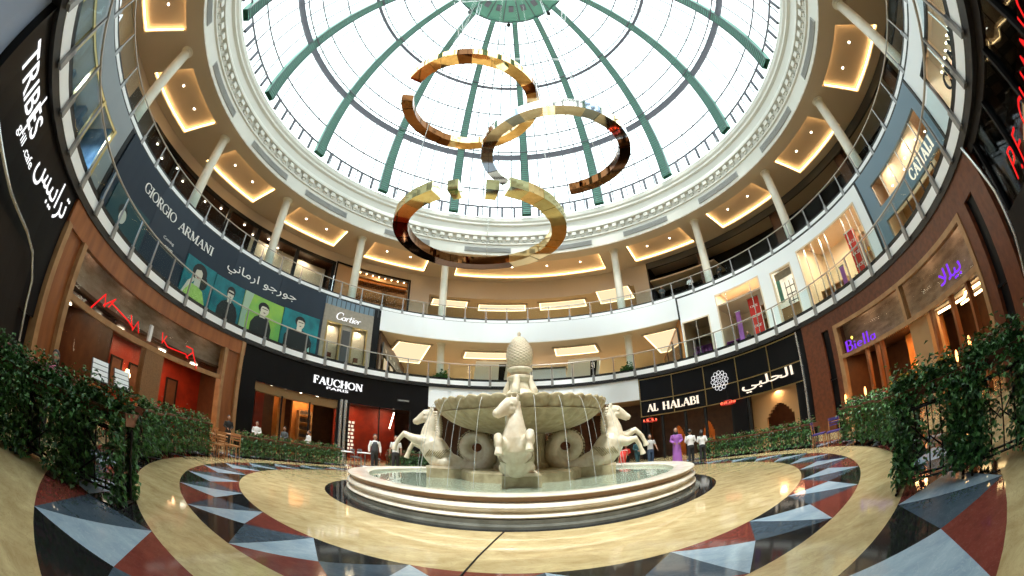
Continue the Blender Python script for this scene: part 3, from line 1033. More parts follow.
for k in range(6):
    for j in range(9): 
        q = P(-55.0 + .33 * j, 12.2, .36 * k)
        m.lathe([(0, q.z + .03), (.03, q.z + .03), (.03, q.z + .17), (.012, q.z + .21), (.012, q.z + .27), (0, q.z + .27)], tuple(q[:2]), 6)
o = m.build('bottles', K['char'], t); o['kind'] = 'stuff'
t = thing('light_sculpture', 'glowing white lattice panel on the red wall of the cafe', 'lamp', P(-42.3, 12.5, 1.0))
for k in range(8):
    for j in range(3):
        MB().abox(-43.3 + j * .9 + (k % 2) * .2, 12.5, .5 + k * .19, .13, .03, .12).build('glowing_tile', K['signcream'], t)
t = thing('light_tube', 'slanting white light tube hanging over the red cafe interior', 'lamp', P(-33, 11.6, 2.0))
MB().tube([P(-33.6, 11.4, 1.7), P(-32.6, 11.4, 2.5)], .03, 8).build('tube', K['spot'], t)
MB().tube([P(-32.6, 11.4, 2.5), P(-32.6, 11.4, 2.72)], .01, 5).build('cord', K['char'], t)
downlights('spot_light', 'small round ceiling spot inside the amber cafe', [(a, R, 2.70) for a, R in ((-70, 11.3), (-68, 12), (-65, 11.2), (-63.5, 12.4), (-61, 11.3), (-59, 12.6), (-57.5, 11.1), (-55, 12), (-53, 11.2), (-51, 12.2), (-44, 11.3), (-36, 11.3))], 'ceiling spots of the amber cafe', r=.05)
for a, c, p in ((-66, (1, .55, .25), 55), (-55, (1, .6, .3), 80), (-42, (1, .42, .2), 60), (-34, (1, .42, .2), 45)): lamp_in(a, 11.8, 2.66, .7, p, c)
sign('shop_sign', 'bold white roman capitals with a smaller word beneath on the black cafe facade', [
    ('lettering', stroke_text('FAUCHON', 1.35), -56.7, -43.2, 10.22, 3.16, 3.50, K['signwhite'], .02),
    ('small_lettering', text_polys('PARIS', .008), -53.0, -47.0, 10.22, 3.00, 3.11, K['signwhite'], .03)], P(-50, 10.22, 3.1))
t = thing('exit_notice', 'small pale plaque high on the black pier beside the white wall', 'sign', P(-31.5, 10.2, 3.1))
MB().arc(-33.4, -30.2, 10.2, 10.25, 2.98, 3.08).build('plate', K['char'], t)
MB().arc(-33.2, -30.4, 10.19, 10.2, 3.01, 3.05).build('text_line', K['ventgrey'], t)

# ---- white bulkhead over the ground floor entrance, and the passage behind it
struct('wall_white_far', MB().arc(-25.0, 33.0, G0 - .04, G1, 2.86, 3.98), K['white'])
struct('ceiling_passage', MB().arc(-25, 33, G1, 19, 2.86, 2.92), K['tanwall'])
struct('wall_passage_left', MB().arc(-25.4, -25.0, G1, 19, 0, 2.86, n=1), K['brownwall'])
struct('wall_passage_right', MB().arc(33.0, 33.4, G1, 19, 0, 2.86, n=1), K['brownwall'])
struct('wall_passage_back', MB().arc(-25, 33, 17.5, 17.7, 0, 2.86), K['brownwall'])
struct('wall_passage_shops', MB().arc(20, 33, 13.0, 13.1, 0, 2.86).arc(-25, -12, 13, 13.1, 0, 2.86), K['brownwall'])
for a in (-17, 4, 26): lamp_in(a, 15.2, 2.8, .9, 90)

# ---- black facade with brass mullions and oriental emblem
m = MB().arc(33.0, 79.2, G0, G1, 2.05, 3.86)
m.arc(33, 34.2, G0, G1, 0, 2.1).arc(57.8, 61.6, G0, G1, 0, 2.1).arc(75.6, 79.2, G0, G1, 0, 2.1)
struct('wall_black_right', m, K['black'])
t = thing('restaurant_front', 'black restaurant front gridded with thin brass mullions around a white round emblem', 'shopfront', P(56, G0, 0))
m = MB()
for h in (3.78, 2.76, 2.03): m.arc(33.0, 77.6, G0 - .03, G0, h - .02, h + .02)
for a in (33.2, 42.2, 51.0, 60.0, 69.0): m.arc(a - .1, a + .1, G0 - .03, G0, 2.03, 3.78, n=1)
split_parts(m, 'brass_mullion', K['gold'], t)
m = MB().arc(77.5, 77.9, G0 - .06, G0, 0, 3.8, n=1)
m.build('steel_edge', K['silver'], t)
m = MB()
for a in (34.4, 38.4, 44.6, 50.0, 57.4, 61.8, 75.2): m.arc(a, a + .6, G0, G1, 0, 2.03, n=1)
split_parts(m, 'dark_post', K['blackmat'], t)
def arch_wall(name, a0, a1, R, h1, mat, ax, hw, hs):
    """wall with a pointed arch opening of half width hw degrees, spring height hs"""
    m = MB()
    m.arc(a0, ax - hw, R, R + .15, 0, h1).arc(ax + hw, a1, R, R + .15, 0, h1)
    n = 12
    for i in range(n):
        u0, u1 = -1 + 2 * i / n, -1 + 2 * (i + 1) / n
        top = hs + .55 * (1 - abs((u0 + u1) / 2) ** 1.7)
        m.arc(ax + hw * u0, ax + hw * u1, R, R + .15, top, h1, n=1)
    struct(name, m, K[mat])
arch_wall('wall_arch_cream', 61.6, 75.6, G0 + .5, 2.05, 'tanwall', 68.6, 3.6, .95)
arch_wall('wall_arch_dark', 34, 44.6, 11.6, 2.4, 'brownwall', 40.5, 1.6, .9)
arch_wall('wall_arch_inner', 44.6, 58, 11.6, 2.4, 'brownwall', 48, 1.6, .9)
room('oriental', 33.4, 79.0, G0, 13.6, 0, 3.86, 'brownwall', 'brownwall')
struct('ceiling_oriental', MB().arc(33.6, 78.9, G1 + .05, 13.6, 2.42, 2.5), K['brownwall'])
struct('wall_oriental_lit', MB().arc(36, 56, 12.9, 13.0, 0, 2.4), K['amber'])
for a, p in ((40, 70), (50, 60), (69, 50)): lamp_in(a, 11.9, 2.38, .6, p, (1, .5, .25))
lamp_in(68.6, 10.62, 1.98, .3, 25, (1, .7, .4))
sign('shop_sign', 'cream roman capitals on the black facade with the brass grid', [
    ('lettering', stroke_text('AL', 1.3), 35.0, 37.9, 10.2, 2.22, 2.58, K['signcream'], .02), ('lettering', stroke_text('HALABI', 1.3), 39.2, 49.1, 10.2, 2.22, 2.58, K['signcream'], .02)], P(42, 10.2, 2.2))
sign('shop_sign', 'cream arabic lettering on the black facade with the brass grid', [
    ('arabic_lettering', text_polys(HALABI_AR, .012), 61.0, 75.2, 10.2, 2.16, 2.72, K['signcream'], .015)], P(68, 10.2, 2.2))
t = thing('emblem', 'round white arabesque emblem on the black facade', 'emblem', P(55.3, 10.2, 2.7))
m = MB()
def on_wall(u, v, R=10.19, a0=55.3, h0=2.98): return P(a0 + math.degrees(u / R), R, h0 + v)
for rr, nn, rad in ((.345, 12, .078), (.19, 7, .07), (0, 1, .07)):
    for k in range(nn):
        a = 2 * PI * k / nn
        c = (rr * math.cos(a), rr * math.sin(a))
        m.tube([on_wall(c[0] + rad * math.cos(b), c[1] + rad * math.sin(b)) for b in [2 * PI * i / 14 for i in range(14)]], .0085, 5, closed=True)
split_parts(m, 'arabesque_loop', K['signwhite'], t)
def chandelier(label, az, R, h):
    q = P(az, R, h)
    t = thing('chandelier', label, 'chandelier', q)
    MB().tube([q + Vector((0, 0, .1)), q + Vector((0, 0, .6))], .015, 5).build('rod', K['blackmat'], t)
    m = MB()
    m.tube([q + Vector((.30 * math.cos(b), .30 * math.sin(b), 0)) for b in [2 * PI * i / 14 for i in range(14)]], .03, 6, closed=True)
    m.tube([q + Vector((.16 * math.cos(b), .16 * math.sin(b), .14)) for b in [2 * PI * i / 14 for i in range(14)]], .02, 6, closed=True)
    m.build('ring', K['cl_red'], t)
    for i in range(8):
        b = 2 * PI * i / 8
        c = q + Vector((.30 * math.cos(b), .30 * math.sin(b), .07))
        MB().ell(c, (.035, .035, .05), 8, 5).build('lamp_cup', emitter('red_glow', (1, .12, .06), 2.5) if 'red_glow' not in bpy.data.materials else bpy.data.materials['red_glow'], t, smooth=True)
chandelier('red ring chandelier under the black facade, left of the two, behind the purple robe', 35.9, 9.95, 1.75)
chandelier('red ring chandelier under the black facade below its white emblem', 57.5, 9.95, 1.9)

# ---- brown stone pier and the violet signed restaurant on the right
m = MB().arc(79.4, 84.4, G0 - .05, G1, 0, 3.4).arc(86.4, 87.8, G0 - .05, G1, 0, 3.4).arc(79.4, 134.5, G0 - .05, G1, 3.36, 3.86)
m.arc(126.6, 128.8, G0 - .05, G1, 0, 3.4).arc(131.2, 134.5, G0 - .05, G1, 0, 3.4)
struct('wall_brown_stone', m, K['brownstone'])
for k, (a, b) in enumerate(((84.4, 86.4), (128.8, 131.2))):
    struct('window_%d' % (k + 1), MB().arc(a, b, G0 + .05, G1, 0, 3.36, n=1).arc(a, b, G0 - .02, G0 + .05, 1.7, 1.76, n=1), K['black'])
t = thing('restaurant_front', 'pale wood framed restaurant front with violet letters and amber lamps inside', 'shopfront', P(106, G0, 0))
m = MB()
m.arc(87.8, 126.6, G0 - .08, G1, 3.26, 3.38).arc(87.8, 126.6, G0 - .08, G1, 2.24, 2.36)
m.arc(87.8, 88.8, G0 - .08, G1, 0, 3.3, n=1).arc(125.8, 126.6, G0 - .08, G1, 0, 3.3, n=1).arc(106.3, 107.0, G0 - .08, G1, 2.3, 3.3, n=1)
split_parts(m, 'frame_bar', K['woodpale'], t)
MB().arc(88.8, 106.3, G0, G0 + .02, 2.36, 3.26).build('upper_glass', K['shopglass'], t)
MB().arc(107.0, 125.8, G0, G0 + .02, 2.36, 3.26).build('upper_glass', K['shopglass'], t)
m = MB()
for a in (94.5, 97.2, 98.6, 112.2, 117.5, 122.0): m.arc(a, a + .5, G0 - .02, G1, 0, 2.26, n=1)
split_parts(m, 'door_post', K['wood'], t)
MB().arc(106.0, 110.6, G0 + .1, G1 + .5, 0, 2.26).build('tan_pier', K['tanwall'], t)
room('violet', 87.8, 128.6, G0, 13.2, 0, 3.86, 'brownwall', 'brownwall')
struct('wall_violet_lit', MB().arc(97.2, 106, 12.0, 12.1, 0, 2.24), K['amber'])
struct('wall_upper_lining', MB().arc(88, 126.5, 10.75, 10.8, 2.3, 3.8), M('brown_lining_reflections', (.46, .34, .24), .3, rgb2=(.26, .18, .12), scale=1.6, stretch=(1, 1, 3)))  # streaks paint reflections in the transom glass into the lining colour
struct('ceiling_violet', MB().arc(88, 128, 10.8, 13.2, 2.28, 2.36), K['brownwall'])
m = MB()
t = thing('ceiling_strip', 'zigzag glowing ceiling strips inside the amber restaurant on the right', 'ceiling light', P(115, 11.5, 2.2))
for a, b, Ra, Rb in ((108, 114, 11.0, 11.5), (114, 117, 11.5, 11.0), (117, 122, 11.0, 11.4), (110, 118, 12.2, 12.5)):
    MB().tube([P(a, Ra, 2.2), P(b, Rb, 2.2)], .035, 6).build('glowing_strip', K['cove'], t)
SCON = [(90.5, 10.75, 1.0), (99.0, 11.9, 1.15), (108.6, 11.3, .95), (110.4, 11.3, .98), (115.2, 11.0, 1.15), (121.5, 10.9, 1.3), (88.2, 10.1, .95)]
for i, (a, R, h) in enumerate(SCON):
    t = thing('lamp', 'slender flame-shaped glowing lamp in the amber restaurant on the right', 'lamp', P(a, R, h), 'flame lamps of the amber restaurant')
    MB().ell(P(a, R, h), (.045, .045, .16), 10, 8).build('glowing_shade', emitter('amber_glow', (1, .42, .12), 6) if 'amber_glow' not in bpy.data.materials else bpy.data.materials['amber_glow'], t, smooth=True)
    MB().lathe([(0, h - .26), (.05, h - .26), (.02, h - .14), (0, h - .14)], tuple(P(a, R, 0)[:2]), 8).build('lamp_foot', K['gold'], t)
for i, a in enumerate((102.6, 104.6)):
    pass
for a in (99.6, 103.4): 
    t2 = thing('wall_picture', 'small dark framed picture on the glowing amber wall at the right', 'picture', P(a, 11.96, .7), 'pictures on the amber wall at the right')
    mm = MB(); frame_arc(mm, a - .9, a + .9, 11.97, .55, 1.15, .05, .05); mm.build('frame', K['blackmat'], t2)
    MB().arc(a - .8, a + .8, 11.97, 11.99, .6, 1.1, n=2).build('canvas', K['brownwall'], t2)
for a, p in ((92.5, 25), (100, 90), (112, 60), (121, 50)): lamp_in(a, 11.3, 2.2, .5, p, (1, .5, .2))
for a in (95, 104, 113, 121): lamp_in(a, 10.55, 3.75, .3, 12, (1, .8, .6))  # small fills added to brighten the upper lining
for a in (-118, -107, -96, -86): lamp_in(a, 10.6, 3.74, .3, 12, (1, .8, .6))  # same added fill behind the left upper glass
sign('shop_sign', 'glowing violet latin letters with a yellow dot on the wooden transom', [
    ('lettering', stroke_text('B' + 'iella', 1.0, .10), 90.4, 98.4, 10.14, 2.36, 2.70, K['signviolet'], .012)], P(94, 10.14, 2.3))
sign('shop_sign', 'glowing violet arabic letters on the wooden transom', [
    ('arabic_lettering', text_polys(BIELLA_AR, .012), 117.4, 123.2, 10.14, 2.42, 2.82, K['signviolet'], .012)], P(120.5, 10.14, 2.4))
MB().ell(P(92.55, 10.1, 2.72), (.04, .04, .05), 8, 6).build('yellow_dot', emitter('yellow_glow', (1, .7, .1), 3), bpy.data.objects['shop_sign.005'] if 'shop_sign.005' in bpy.data.objects else None)

# ---- far right dark restaurant with the red sign
struct('wall_dark_right', MB().arc(134.6, 176, G0 + .02, G1, 0, 2.5).arc(134.6, 176, G0 + .02, G1, 3.7, 3.86), K['dim'])
t = thing('dark_window', 'dark brown window wall above the red sign at the right edge', 'window', P(150, G0, 2.5))
m = MB()
for k in range(7): m.arc(136 + 6 * k, 136.3 + 6 * k, G0 - .02, G1, 2.5, 3.7, n=1)
split_parts(m, 'mullion', K['blackmat'], t)
MB().arc(134.8, 176, G0 + .04, G0 + .06, 2.5, 3.7).build('glass', K['darkglass'], t)
struct('wall_dark_lining', MB().arc(134.6, 176, 11.5, 11.6, 0, 3.86), K['brownwall'])
t = thing('ceiling_strip', 'slanted amber light strips behind the dark window at the upper right', 'ceiling light', P(143, 11.2, 3.5))
for a, b in ((139.5, 141.5), (143.5, 145.5), (147.5, 149.2)):
    MB().tube([P(a, 11.0, 3.1), P(b, 11.3, 3.5)], .02, 6).build('glowing_strip', emitter('dim_amber', (1, .55, .2), .9) if 'dim_amber' not in bpy.data.materials else bpy.data.materials['dim_amber'], t)
m = MB().tube([P(134.9, 10.1, 3.84), P(135.3, 10.1, 3.6), P(136.6, 10.1, 2.85), P(136.7, 10.1, 2.12), P(135.9, 10.1, 1.6), P(135.5, 10.1, 0.02)], .035, 8)
o = m.build('metal_edge_rail', K['silver'], smooth=True, org=P(135.5, 10.1, 0))
tag(o, 'thin curved silver edge rail beside the brown stone pier at the far right', 'rail')
sign('shop_sign', 'large red glowing lettering climbing the dark wall at the right edge', [
    ('lettering', text_polys("P.F. CHANG'S", -.012, .25), 140.8, 160, 10.2, 2.58, 2.98, K['signred'], .008)], P(146, 10.2, 2.5))
#@@LEVEL1
# ------------------------------------------------------------------ first floor facades (R = 12.6)
F0, F1 = 12.58, 12.70
HB, HT = 4.26, 8.08

# glazed shop at the far left, under a broad grey fascia
struct('wall_grey_fascia', MB().arc(-176, -113.6, F0 - .03, F1, 7.36, HT).arc(-116.2, -113.6, F0 - .03, F1, HB, 7.36, n=1), K['steelgrey'])
struct('wall_first_left_dark', MB().arc(-113.6, -112.4, F0, F1, HB, HT, n=1), K['black'])
t = thing('glass_shopfront', 'tall glazed shopfront with bronze bars on the first floor at the far left, under a grey fascia', 'shopfront', P(-135, F0, HB))
t['label'] = 'tall bronze-barred glazed shopfront above the tall white lettering, under a grey fascia'
for k in range(11):
    a = -116.4 - 5.6 * k
    MB().arc(a - .25, a + .25, F0 - .05, F1, HB, 7.36, n=1).build('bronze_bar', K['gold'], t)
MB().arc(-175, -116.2, F0 - .02, F0 + .04, 7.28, 7.36).build('top_bar', K['gold'], t)
MB().arc(-175, -116.2, F0 - .02, F0 + .04, 5.55, 5.62).build('middle_bar', K['gold'], t)
MB().arc(-175, -116.2, F0 + .04, F0 + .06, HB, 7.3).build('glass', K['darkglass'], t)
room('blue_shop', -176, -113.4, F0, 15.2, HB, HT, 'skyrefl', 'skyrefl')
for k in range(9):
    struct('trim_%d' % (20 + k), MB().arc(-118 - 6 * k, -117.2 - 6 * k, 14.6, 15.1, HB, HT, n=1), K['bluegrey'])
for i, a in enumerate((-120, -127, -134, -142, -150)):
    t = thing('clothes_rack', 'rack of hanging clothes behind the glazed shopfront at the upper left', 'clothes rack', P(a, 13.9, HB), 'clothes racks behind the glazed front')
    m = MB().tube([P(a - 2, 13.9, HB), P(a - 2, 13.9, HB + 1.15), P(a + 2, 13.9, HB + 1.15), P(a + 2, 13.9, HB)], .02, 6)
    m.build('rack_frame', K['silver'], t)
    for k in range(9):
        mat = ('cl_white', 'cl_teal', 'cl_grey', 'cl_lgrey', 'green')[(k + i) % 5]
        b = a - 1.6 + .4 * k
        MB().sweep([P(b, 13.9, HB + .28), P(b, 13.9, HB + .7), P(b, 13.9, HB + 1.0), P(b, 13.9, HB + 1.12)], [.05, .05, .05, .01], [.16, .14, .17, .04], lat=P(b, 1, 0), n=8).build('garment', K[mat], t, smooth=True)
for a in (-120, -130, -142): area_light(P(a, 13.6, 7.4), .9, 380, (.75, .88, 1), name='ceiling_fill_light')  # bluish fill added to brighten the painted sky reflection

# navy hoarding with lettering and fashion posters
m = MB()
A0, A1 = -112.4, -51.6
tiles = [-112.4, -99.6, -88.9, -76.5, -64.0, -51.6]
t = thing('advertising_hoarding', 'long curved navy hoarding with white roman and arabic lettering on the first floor', 'hoarding', P(-82, F0, HB))
for i in range(5):
    for j in range(2):
        mm = MB().arc(tiles[i] + .03, tiles[i + 1] - .03, F0 - .06, F0 + .1, (HB, 6.28)[j], (6.27, HT)[j])
        mm.build('panel', K['navy' if (i + j) % 2 else 'navy2'], t)
for a0, a1, s_, h0, h1, ar, mt in ((-104.4, -94.3, 'GIORGIO', 7.16, 7.52, 0, 'signpaint'), (-93.1, -83.0, 'ARMANI', 7.13, 7.50, 0, 'signpaint'),):
    mm = MB(); wall_letters(mm, stroke_text(s_, .9, .02), a0, a1, F0 - .06, h0, h1, .02); mm.build('lettering', K[mt], t)
mm = MB(); wall_letters(mm, text_polys(ARMANI_AR, .0), -78.4, -59.3, F0 - .06, 6.92, 7.52, .01); mm.build('arabic_lettering', K['signpaint'], t)
mm = MB(); wall_letters(mm, text_polys('Coming', .0), -95.6, -92.6, F0 - .06, 6.40, 6.54, .01); wall_letters(mm, text_polys('soon', .0), -94.6, -92.4, F0 - .06, 6.16, 6.26, .01); mm.build('small_lettering', K['signpaint'], t)

# posters: flat printed boards fixed on the hoarding
TEAL = M('print_teal', (0.0, 0.22, 0.26), .6, rgb2=(0.0, 0.11, 0.15), scale=1.3)
LIME = M('print_lime', (0.30, 0.55, 0.08), .6, rgb2=(0.14, 0.42, 0.10), scale=.9)
FACE = M('print_face', (0.62, 0.60, 0.52), .6)
INK = M('print_black', (0.008, 0.010, 0.012), .6)
DRESS = M('print_dress', (0.42, 0.66, 0.16), .6, rgb2=(0.30, 0.52, 0.10), scale=5)
def poster(label, a0, a1, h0, h1, bgm, figs):
    t = thing('poster', label, 'poster', P((a0 + a1) / 2, F0 - .1, h0))
    MB().arc(a0, a1, F0 - .12, F0 - .07, h0, h1).build('board', bgm, t)
    W = a1 - a0
    def shape(name, pts, mat, d):
        mb = MB()
        n = len(pts)
        vs = [P(a0 + W * x, F0 - .125 - d, h0 + (h1 - h0) * y) for x, y in pts] + [P(a0 + W * x, F0 - .12, h0 + (h1 - h0) * y) for x, y in pts]
        mb.add(vs, [tuple(range(n))] + [(i, (i + 1) % n, (i + 1) % n + n, i + n) for i in range(n)])
        mb.build(name, mat, t)
    for (name, pts, mat, d) in figs: shape(name, pts, mat, d)
    return t
def oval(cx, cy, rx, ry, n=14): return [(cx + rx * math.cos(2 * PI * i / n), cy + ry * math.sin(2 * PI * i / n)) for i in range(n)]
poster('teal poster of a woman in a lime green dress with dark curly hair', -88.6, -80.6, HB + .2, 6.62, TEAL, [
    ('printed_dress', [(.12, .0), (.10, .35), (.22, .52), (.45, .56), (.72, .50), (.86, .30), (.90, .0)], DRESS, .0),
    ('printed_arm', [(.08, .30), (.20, .55), (.40, .72), (.44, .66), (.26, .48), (.18, .28)], FACE, .004),
    ('printed_hair', oval(.50, .80, .24, .17), INK, .005), ('printed_hair', oval(.66, .66, .15, .14), INK, .006),
    ('printed_neck', [(.40, .54), (.40, .70), (.58, .70), (.60, .54)], FACE, .008), ('printed_face', oval(.48, .76, .12, .125), FACE, .010),
    ('printed_fringe', [(.35, .82), (.42, .91), (.58, .90), (.62, .80), (.52, .86)], INK, .012), ('printed_lips', oval(.47, .695, .035, .012, 8), M('print_red', (.35, .05, .05), .6), .013)])
def man(cx, hgt, w=.34, turn=0):
    return [('printed_suit', [(cx - w, .0), (cx - w, .42), (cx - w * .7, .55), (cx - .08, .62), (cx + .10, .62), (cx + w * .75, .54), (cx + w, .40), (cx + w, 0)], INK, .0),
            ('printed_hair', oval(cx, .80, .14, .12), INK, .003), ('printed_neck', [(cx - .07, .58), (cx - .07, .70), (cx + .07, .70), (cx + .07, .58)], FACE, .005),
            ('printed_face', oval(cx + turn, .755, .105, .115), FACE, .007), ('printed_lips', oval(cx + turn, .70, .03, .01, 8), INK, .011), ('printed_eyes', [(cx + turn - .07, .775), (cx + turn + .07, .775), (cx + turn + .07, .79), (cx + turn - .07, .79)], INK, .010), ('printed_fringe', [(cx - .12, .83), (cx - .05, .89), (cx + .08, .90), (cx + .13, .80), (cx + .05, .835)], INK, .012), ('printed_glasses', [(cx - .10, .765), (cx + .10, .765), (cx + .09, .80), (cx - .09, .80)], INK, .010)]
poster('teal poster of a man in black suit and glasses, beside the green dress poster', -80.4, -72.6, HB + .2, 6.60, TEAL, man(.58, .8))
poster('lime green poster of a person in black turning in profile, third on the navy hoarding', -72.4, -62.0, HB + .2, 6.62, LIME, [
    ('printed_shade', [(0, 0), (0, 1), (.22, 1), (.12, .5), (.16, 0)], M('print_pale', (.35, .50, .38), .6), -.003)] + man(.52, .8, .26, .03)[:7])
poster('teal poster of a man in a black jacket, last one beside the bronze-grey boutique', -61.8, -52.4, HB + .2, 6.66, TEAL, man(.48, .8, .38, .02)[:7] + [('printed_hand', [(.70, .0), (.70, .18), (.82, .30), (.86, .0)], M('print_cyan', (.25, .5, .5), .6), .006)])
poster('dark teal poster of two faint figures at the left end of the navy hoarding', -110.5, -100.2, HB + .2, 6.5, M('print_dark_teal', (0.005, 0.05, 0.065), .6), [
    ('printed_suit', oval(.35, .2, .22, .3), INK, .0), ('printed_face', oval(.40, .66, .09, .11), FACE, .005), ('printed_hair', oval(.36, .74, .12, .10), INK, .003),
    ('printed_hand', oval(.62, .34, .07, .08), FACE, .005)])

# bronze-grey boutique
m = MB()
m.arc(-51.5, -38.4, F0 - .02, F1, 6.78, 7.66).arc(-51.5, -50.4, F0 - .02, F1, HB, 6.8, n=1).arc(-39.6, -38.4, F0 - .02, F1, HB, 6.8, n=1)
m.arc(-46.4, -43.6, F0 + .02, F1, HB, 6.8, n=1)
struct('wall_boutique', m, K['cartier'])
t = thing('boutique_front', 'bronze-grey boutique front with two tall lit display windows under white script', 'shopfront', P(-45, F0, HB))
MB().arc(-51.5, -36.6, F0, F1, 7.66, HT).build('dark_top_panel', K['bluegrey'], t)
for k in range(12): 
    a = -51.2 + 1.25 * k
    MB().arc(a, a + .12, F0 - .03, F0, 7.66, HT, n=1).build('top_mullion', K['char'], t)
MB().arc(-38.4, -36.6, F0 - .01, F1, HB, HT, n=1).build('dark_glass_pier', K['black'], t)
MB().arc(-46.0, -44.0, F0 - .01, F0 + .03, HB, 6.5, n=1).build('dark_centre_panel', K['char'], t)
for a, b in ((-50.4, -46.4), (-43.6, -39.6)):
    f = MB(); frame_arc(f, a, b, F0 - .01, HB, 6.8, .07, .08)
    fo = f.build('window_frame', K['gold'], t)
    MB().arc(a + .3, b - .3, F0 + .02, F0 + .03, HB + .1, 6.72).build('pane', K['shopglass'], fo)
    struct('wall_display', MB().arc(a, b, F0 + .45, F0 + .5, HB, 6.8), K['shopwhite'])
    area_light(P((a + b) / 2, F0 + .25, 6.7), .3, 20, (1, .9, .7), name='display_lamp')
    t2 = thing('display_stand', 'small brown display block in a boutique window of the bronze-grey front', 'display', P((a + b) / 2, F0 + .25, HB), 'display blocks of the boutique')
    MB().abox((a + b) / 2, F0 + .25, HB + .35, .30, .22, .70).build('plinth', K['shopwhite'], t2)
    MB().abox((a + b) / 2, F0 + .25, HB + .83, .22, .16, .26).build('case', K['trough'], t2)
sign('shop_sign', 'white cursive boutique name on the bronze-grey front', [
    ('lettering', stroke_text('C' + 'artier', .95, .0, .25), -48.2, -41.6, F0 - .03, 6.98, 7.40, K['signwhite'], .02)], P(-45, F0, 7))

# central opening of the first floor with white bulkhead above
struct('wall_white_bulkhead', MB().arc(-36.6, 42.6, F0 - .03, F1, 6.98, 8.15), K['white'])
struct('trim_5', MB().arc(42.55, 42.95, F0 - .05, F1, 6.9, 8.15, n=1), K['reveal'])
struct('ceiling_wing_first', MB().arc(-60, 66, F1, 30, 6.98, 7.06), K['soffit'])
struct('floor_wing_first', MB().arc(-60, 66, 19.4, 30, 4.0, 4.26), K['beige'])
# coffers set in the wing's ceiling: boxes of light standing slightly proud below it
def wing_coffer(label, a0, a1, Ra, Rb, h):
    t = thing('cove_light', label, 'ceiling light', P((a0 + a1) / 2, (Ra + Rb) / 2, h - .02))
    f = MB().arc(a0, a1, Ra, Ra + .12, h - .07, h).arc(a0, a1, Rb - .12, Rb, h - .07, h).arc(a0, a0 + .5, Ra, Rb, h - .07, h, n=1).arc(a1 - .5, a1, Ra, Rb, h - .07, h, n=1)
    f.build('frame', K['soffit'], t)
    MB().arc(a0 + .5, a1 - .5, Ra + .12, Rb - .12, h - .015, h - .005).build('glowing_panel', emitter('cove_panel_painted_glow', (1, .76, .46), 1.1) if 'cove_panel_painted_glow' not in bpy.data.materials else bpy.data.materials['cove_panel_painted_glow'], t)  # panel emission paints in the light of the edge strips
    g = MB().arc(a0 + .5, a1 - .5, Ra + .13, Ra + .2, h - .06, h - .02).arc(a0 + .5, a1 - .5, Rb - .2, Rb - .13, h - .06, h - .02)
    g.arc(a0 + .55, a0 + .8, Ra + .2, Rb - .2, h - .06, h - .02, n=1).arc(a1 - .8, a1 - .55, Ra + .2, Rb - .2, h - .06, h - .02, n=1)
    split_parts(g, 'light_strip', K['wcove'], t)
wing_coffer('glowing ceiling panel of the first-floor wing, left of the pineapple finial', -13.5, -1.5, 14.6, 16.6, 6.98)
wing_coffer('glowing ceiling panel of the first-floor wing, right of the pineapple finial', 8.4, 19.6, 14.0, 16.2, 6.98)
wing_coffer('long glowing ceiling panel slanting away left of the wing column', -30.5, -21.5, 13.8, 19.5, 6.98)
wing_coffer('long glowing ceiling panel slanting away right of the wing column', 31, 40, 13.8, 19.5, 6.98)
make_column('short cream column with a plant at its foot, left side of the first-floor wing', -19.7, 13.45, 4.26, 6.98, .22, None)
make_column('short cream column with a plant at its foot, right side of the first-floor wing', 28.0, 13.45, 4.26, 6.98, .22, None)
struct('wall_wing_back', MB().arc(-60, 66, 27, 27.2, 4.26, 6.98), K['cream'])
# diverging shop walls of the wing
def radial_wall(name, p0, p1, h0, h1, mat, th=.12):
    a, b = P(*p0, 0), P(*p1, 0)
    d = (b - a)
    c = (a + b) / 2
    c.z = (h0 + h1) / 2
    m = MB().box(c, (d.length, th, h1 - h0), math.atan2(d.y, d.x))
    struct(name, m, K[mat])
    return a, b
radial_wall('wall_wing_left', (-36.0, 12.75), (-24.5, 22), HB, 6.98, 'brownwall')
radial_wall('wall_wing_right', (42.4, 12.75), (31, 22), HB, 6.98, 'amber')
a, b = P(-35.4, 12.85, 0), P(-24.5, 21.8, 0)
t = thing('sign_band', 'dark sloping-looking fascia with small white names along the left wall of the wing', 'sign', (a + b) / 2 + Vector((0, 0, 6)))
nrm = Vector((b.y - a.y, a.x - b.x, 0)).normalized()
if nrm.dot(-(a + b)) < 0 and nrm.x < 0: nrm = -nrm
if nrm.x < 0: nrm = -nrm
c = (a + b) / 2 + nrm * .1
MB().box((c.x, c.y, 6.1), ((b - a).length, .06, .6), math.atan2((b - a).y, (b - a).x)).build('board', K['cl_teal'] if False else K['char'], t)
for k in range(6):
    q = a + (b - a) * (.06 + .16 * k) + nrm * .15
    m = MB()
    vs, fs = stroke_text('LA' + 'FBC'[k % 3], 1.6)
    dx = (b - a).normalized()
    pts = [q + dx * v.x * .26 + Vector((0, 0, 6.02 + v.y * .16)) for v in vs]
    m.add(pts, fs)
    m.build('name_lettering', K['signpaint'], t)
for k in range(4):
    p = a + (b - a) * (.12 + .22 * k) + nrm * .09
    t2 = thing('wing_window', 'tall lit shop window in the left wall of the first-floor wing', 'window', (p.x, p.y, HB), 'lit shop windows of the left wing wall')
    MB().box((p.x, p.y, 5.0), (1.1, .04, 1.35), math.atan2((b - a).y, (b - a).x)).build('frame', K['gold'], t2)
    MB().box((p.x + nrm.x * .025, p.y + nrm.y * .025, 5.0), (.98, .02, 1.25), math.atan2((b - a).y, (b - a).x)).build('lit_pane', emitter('warm_pane', (1, .72, .45), .8) if 'warm_pane' not in bpy.data.materials else bpy.data.materials['warm_pane'], t2)
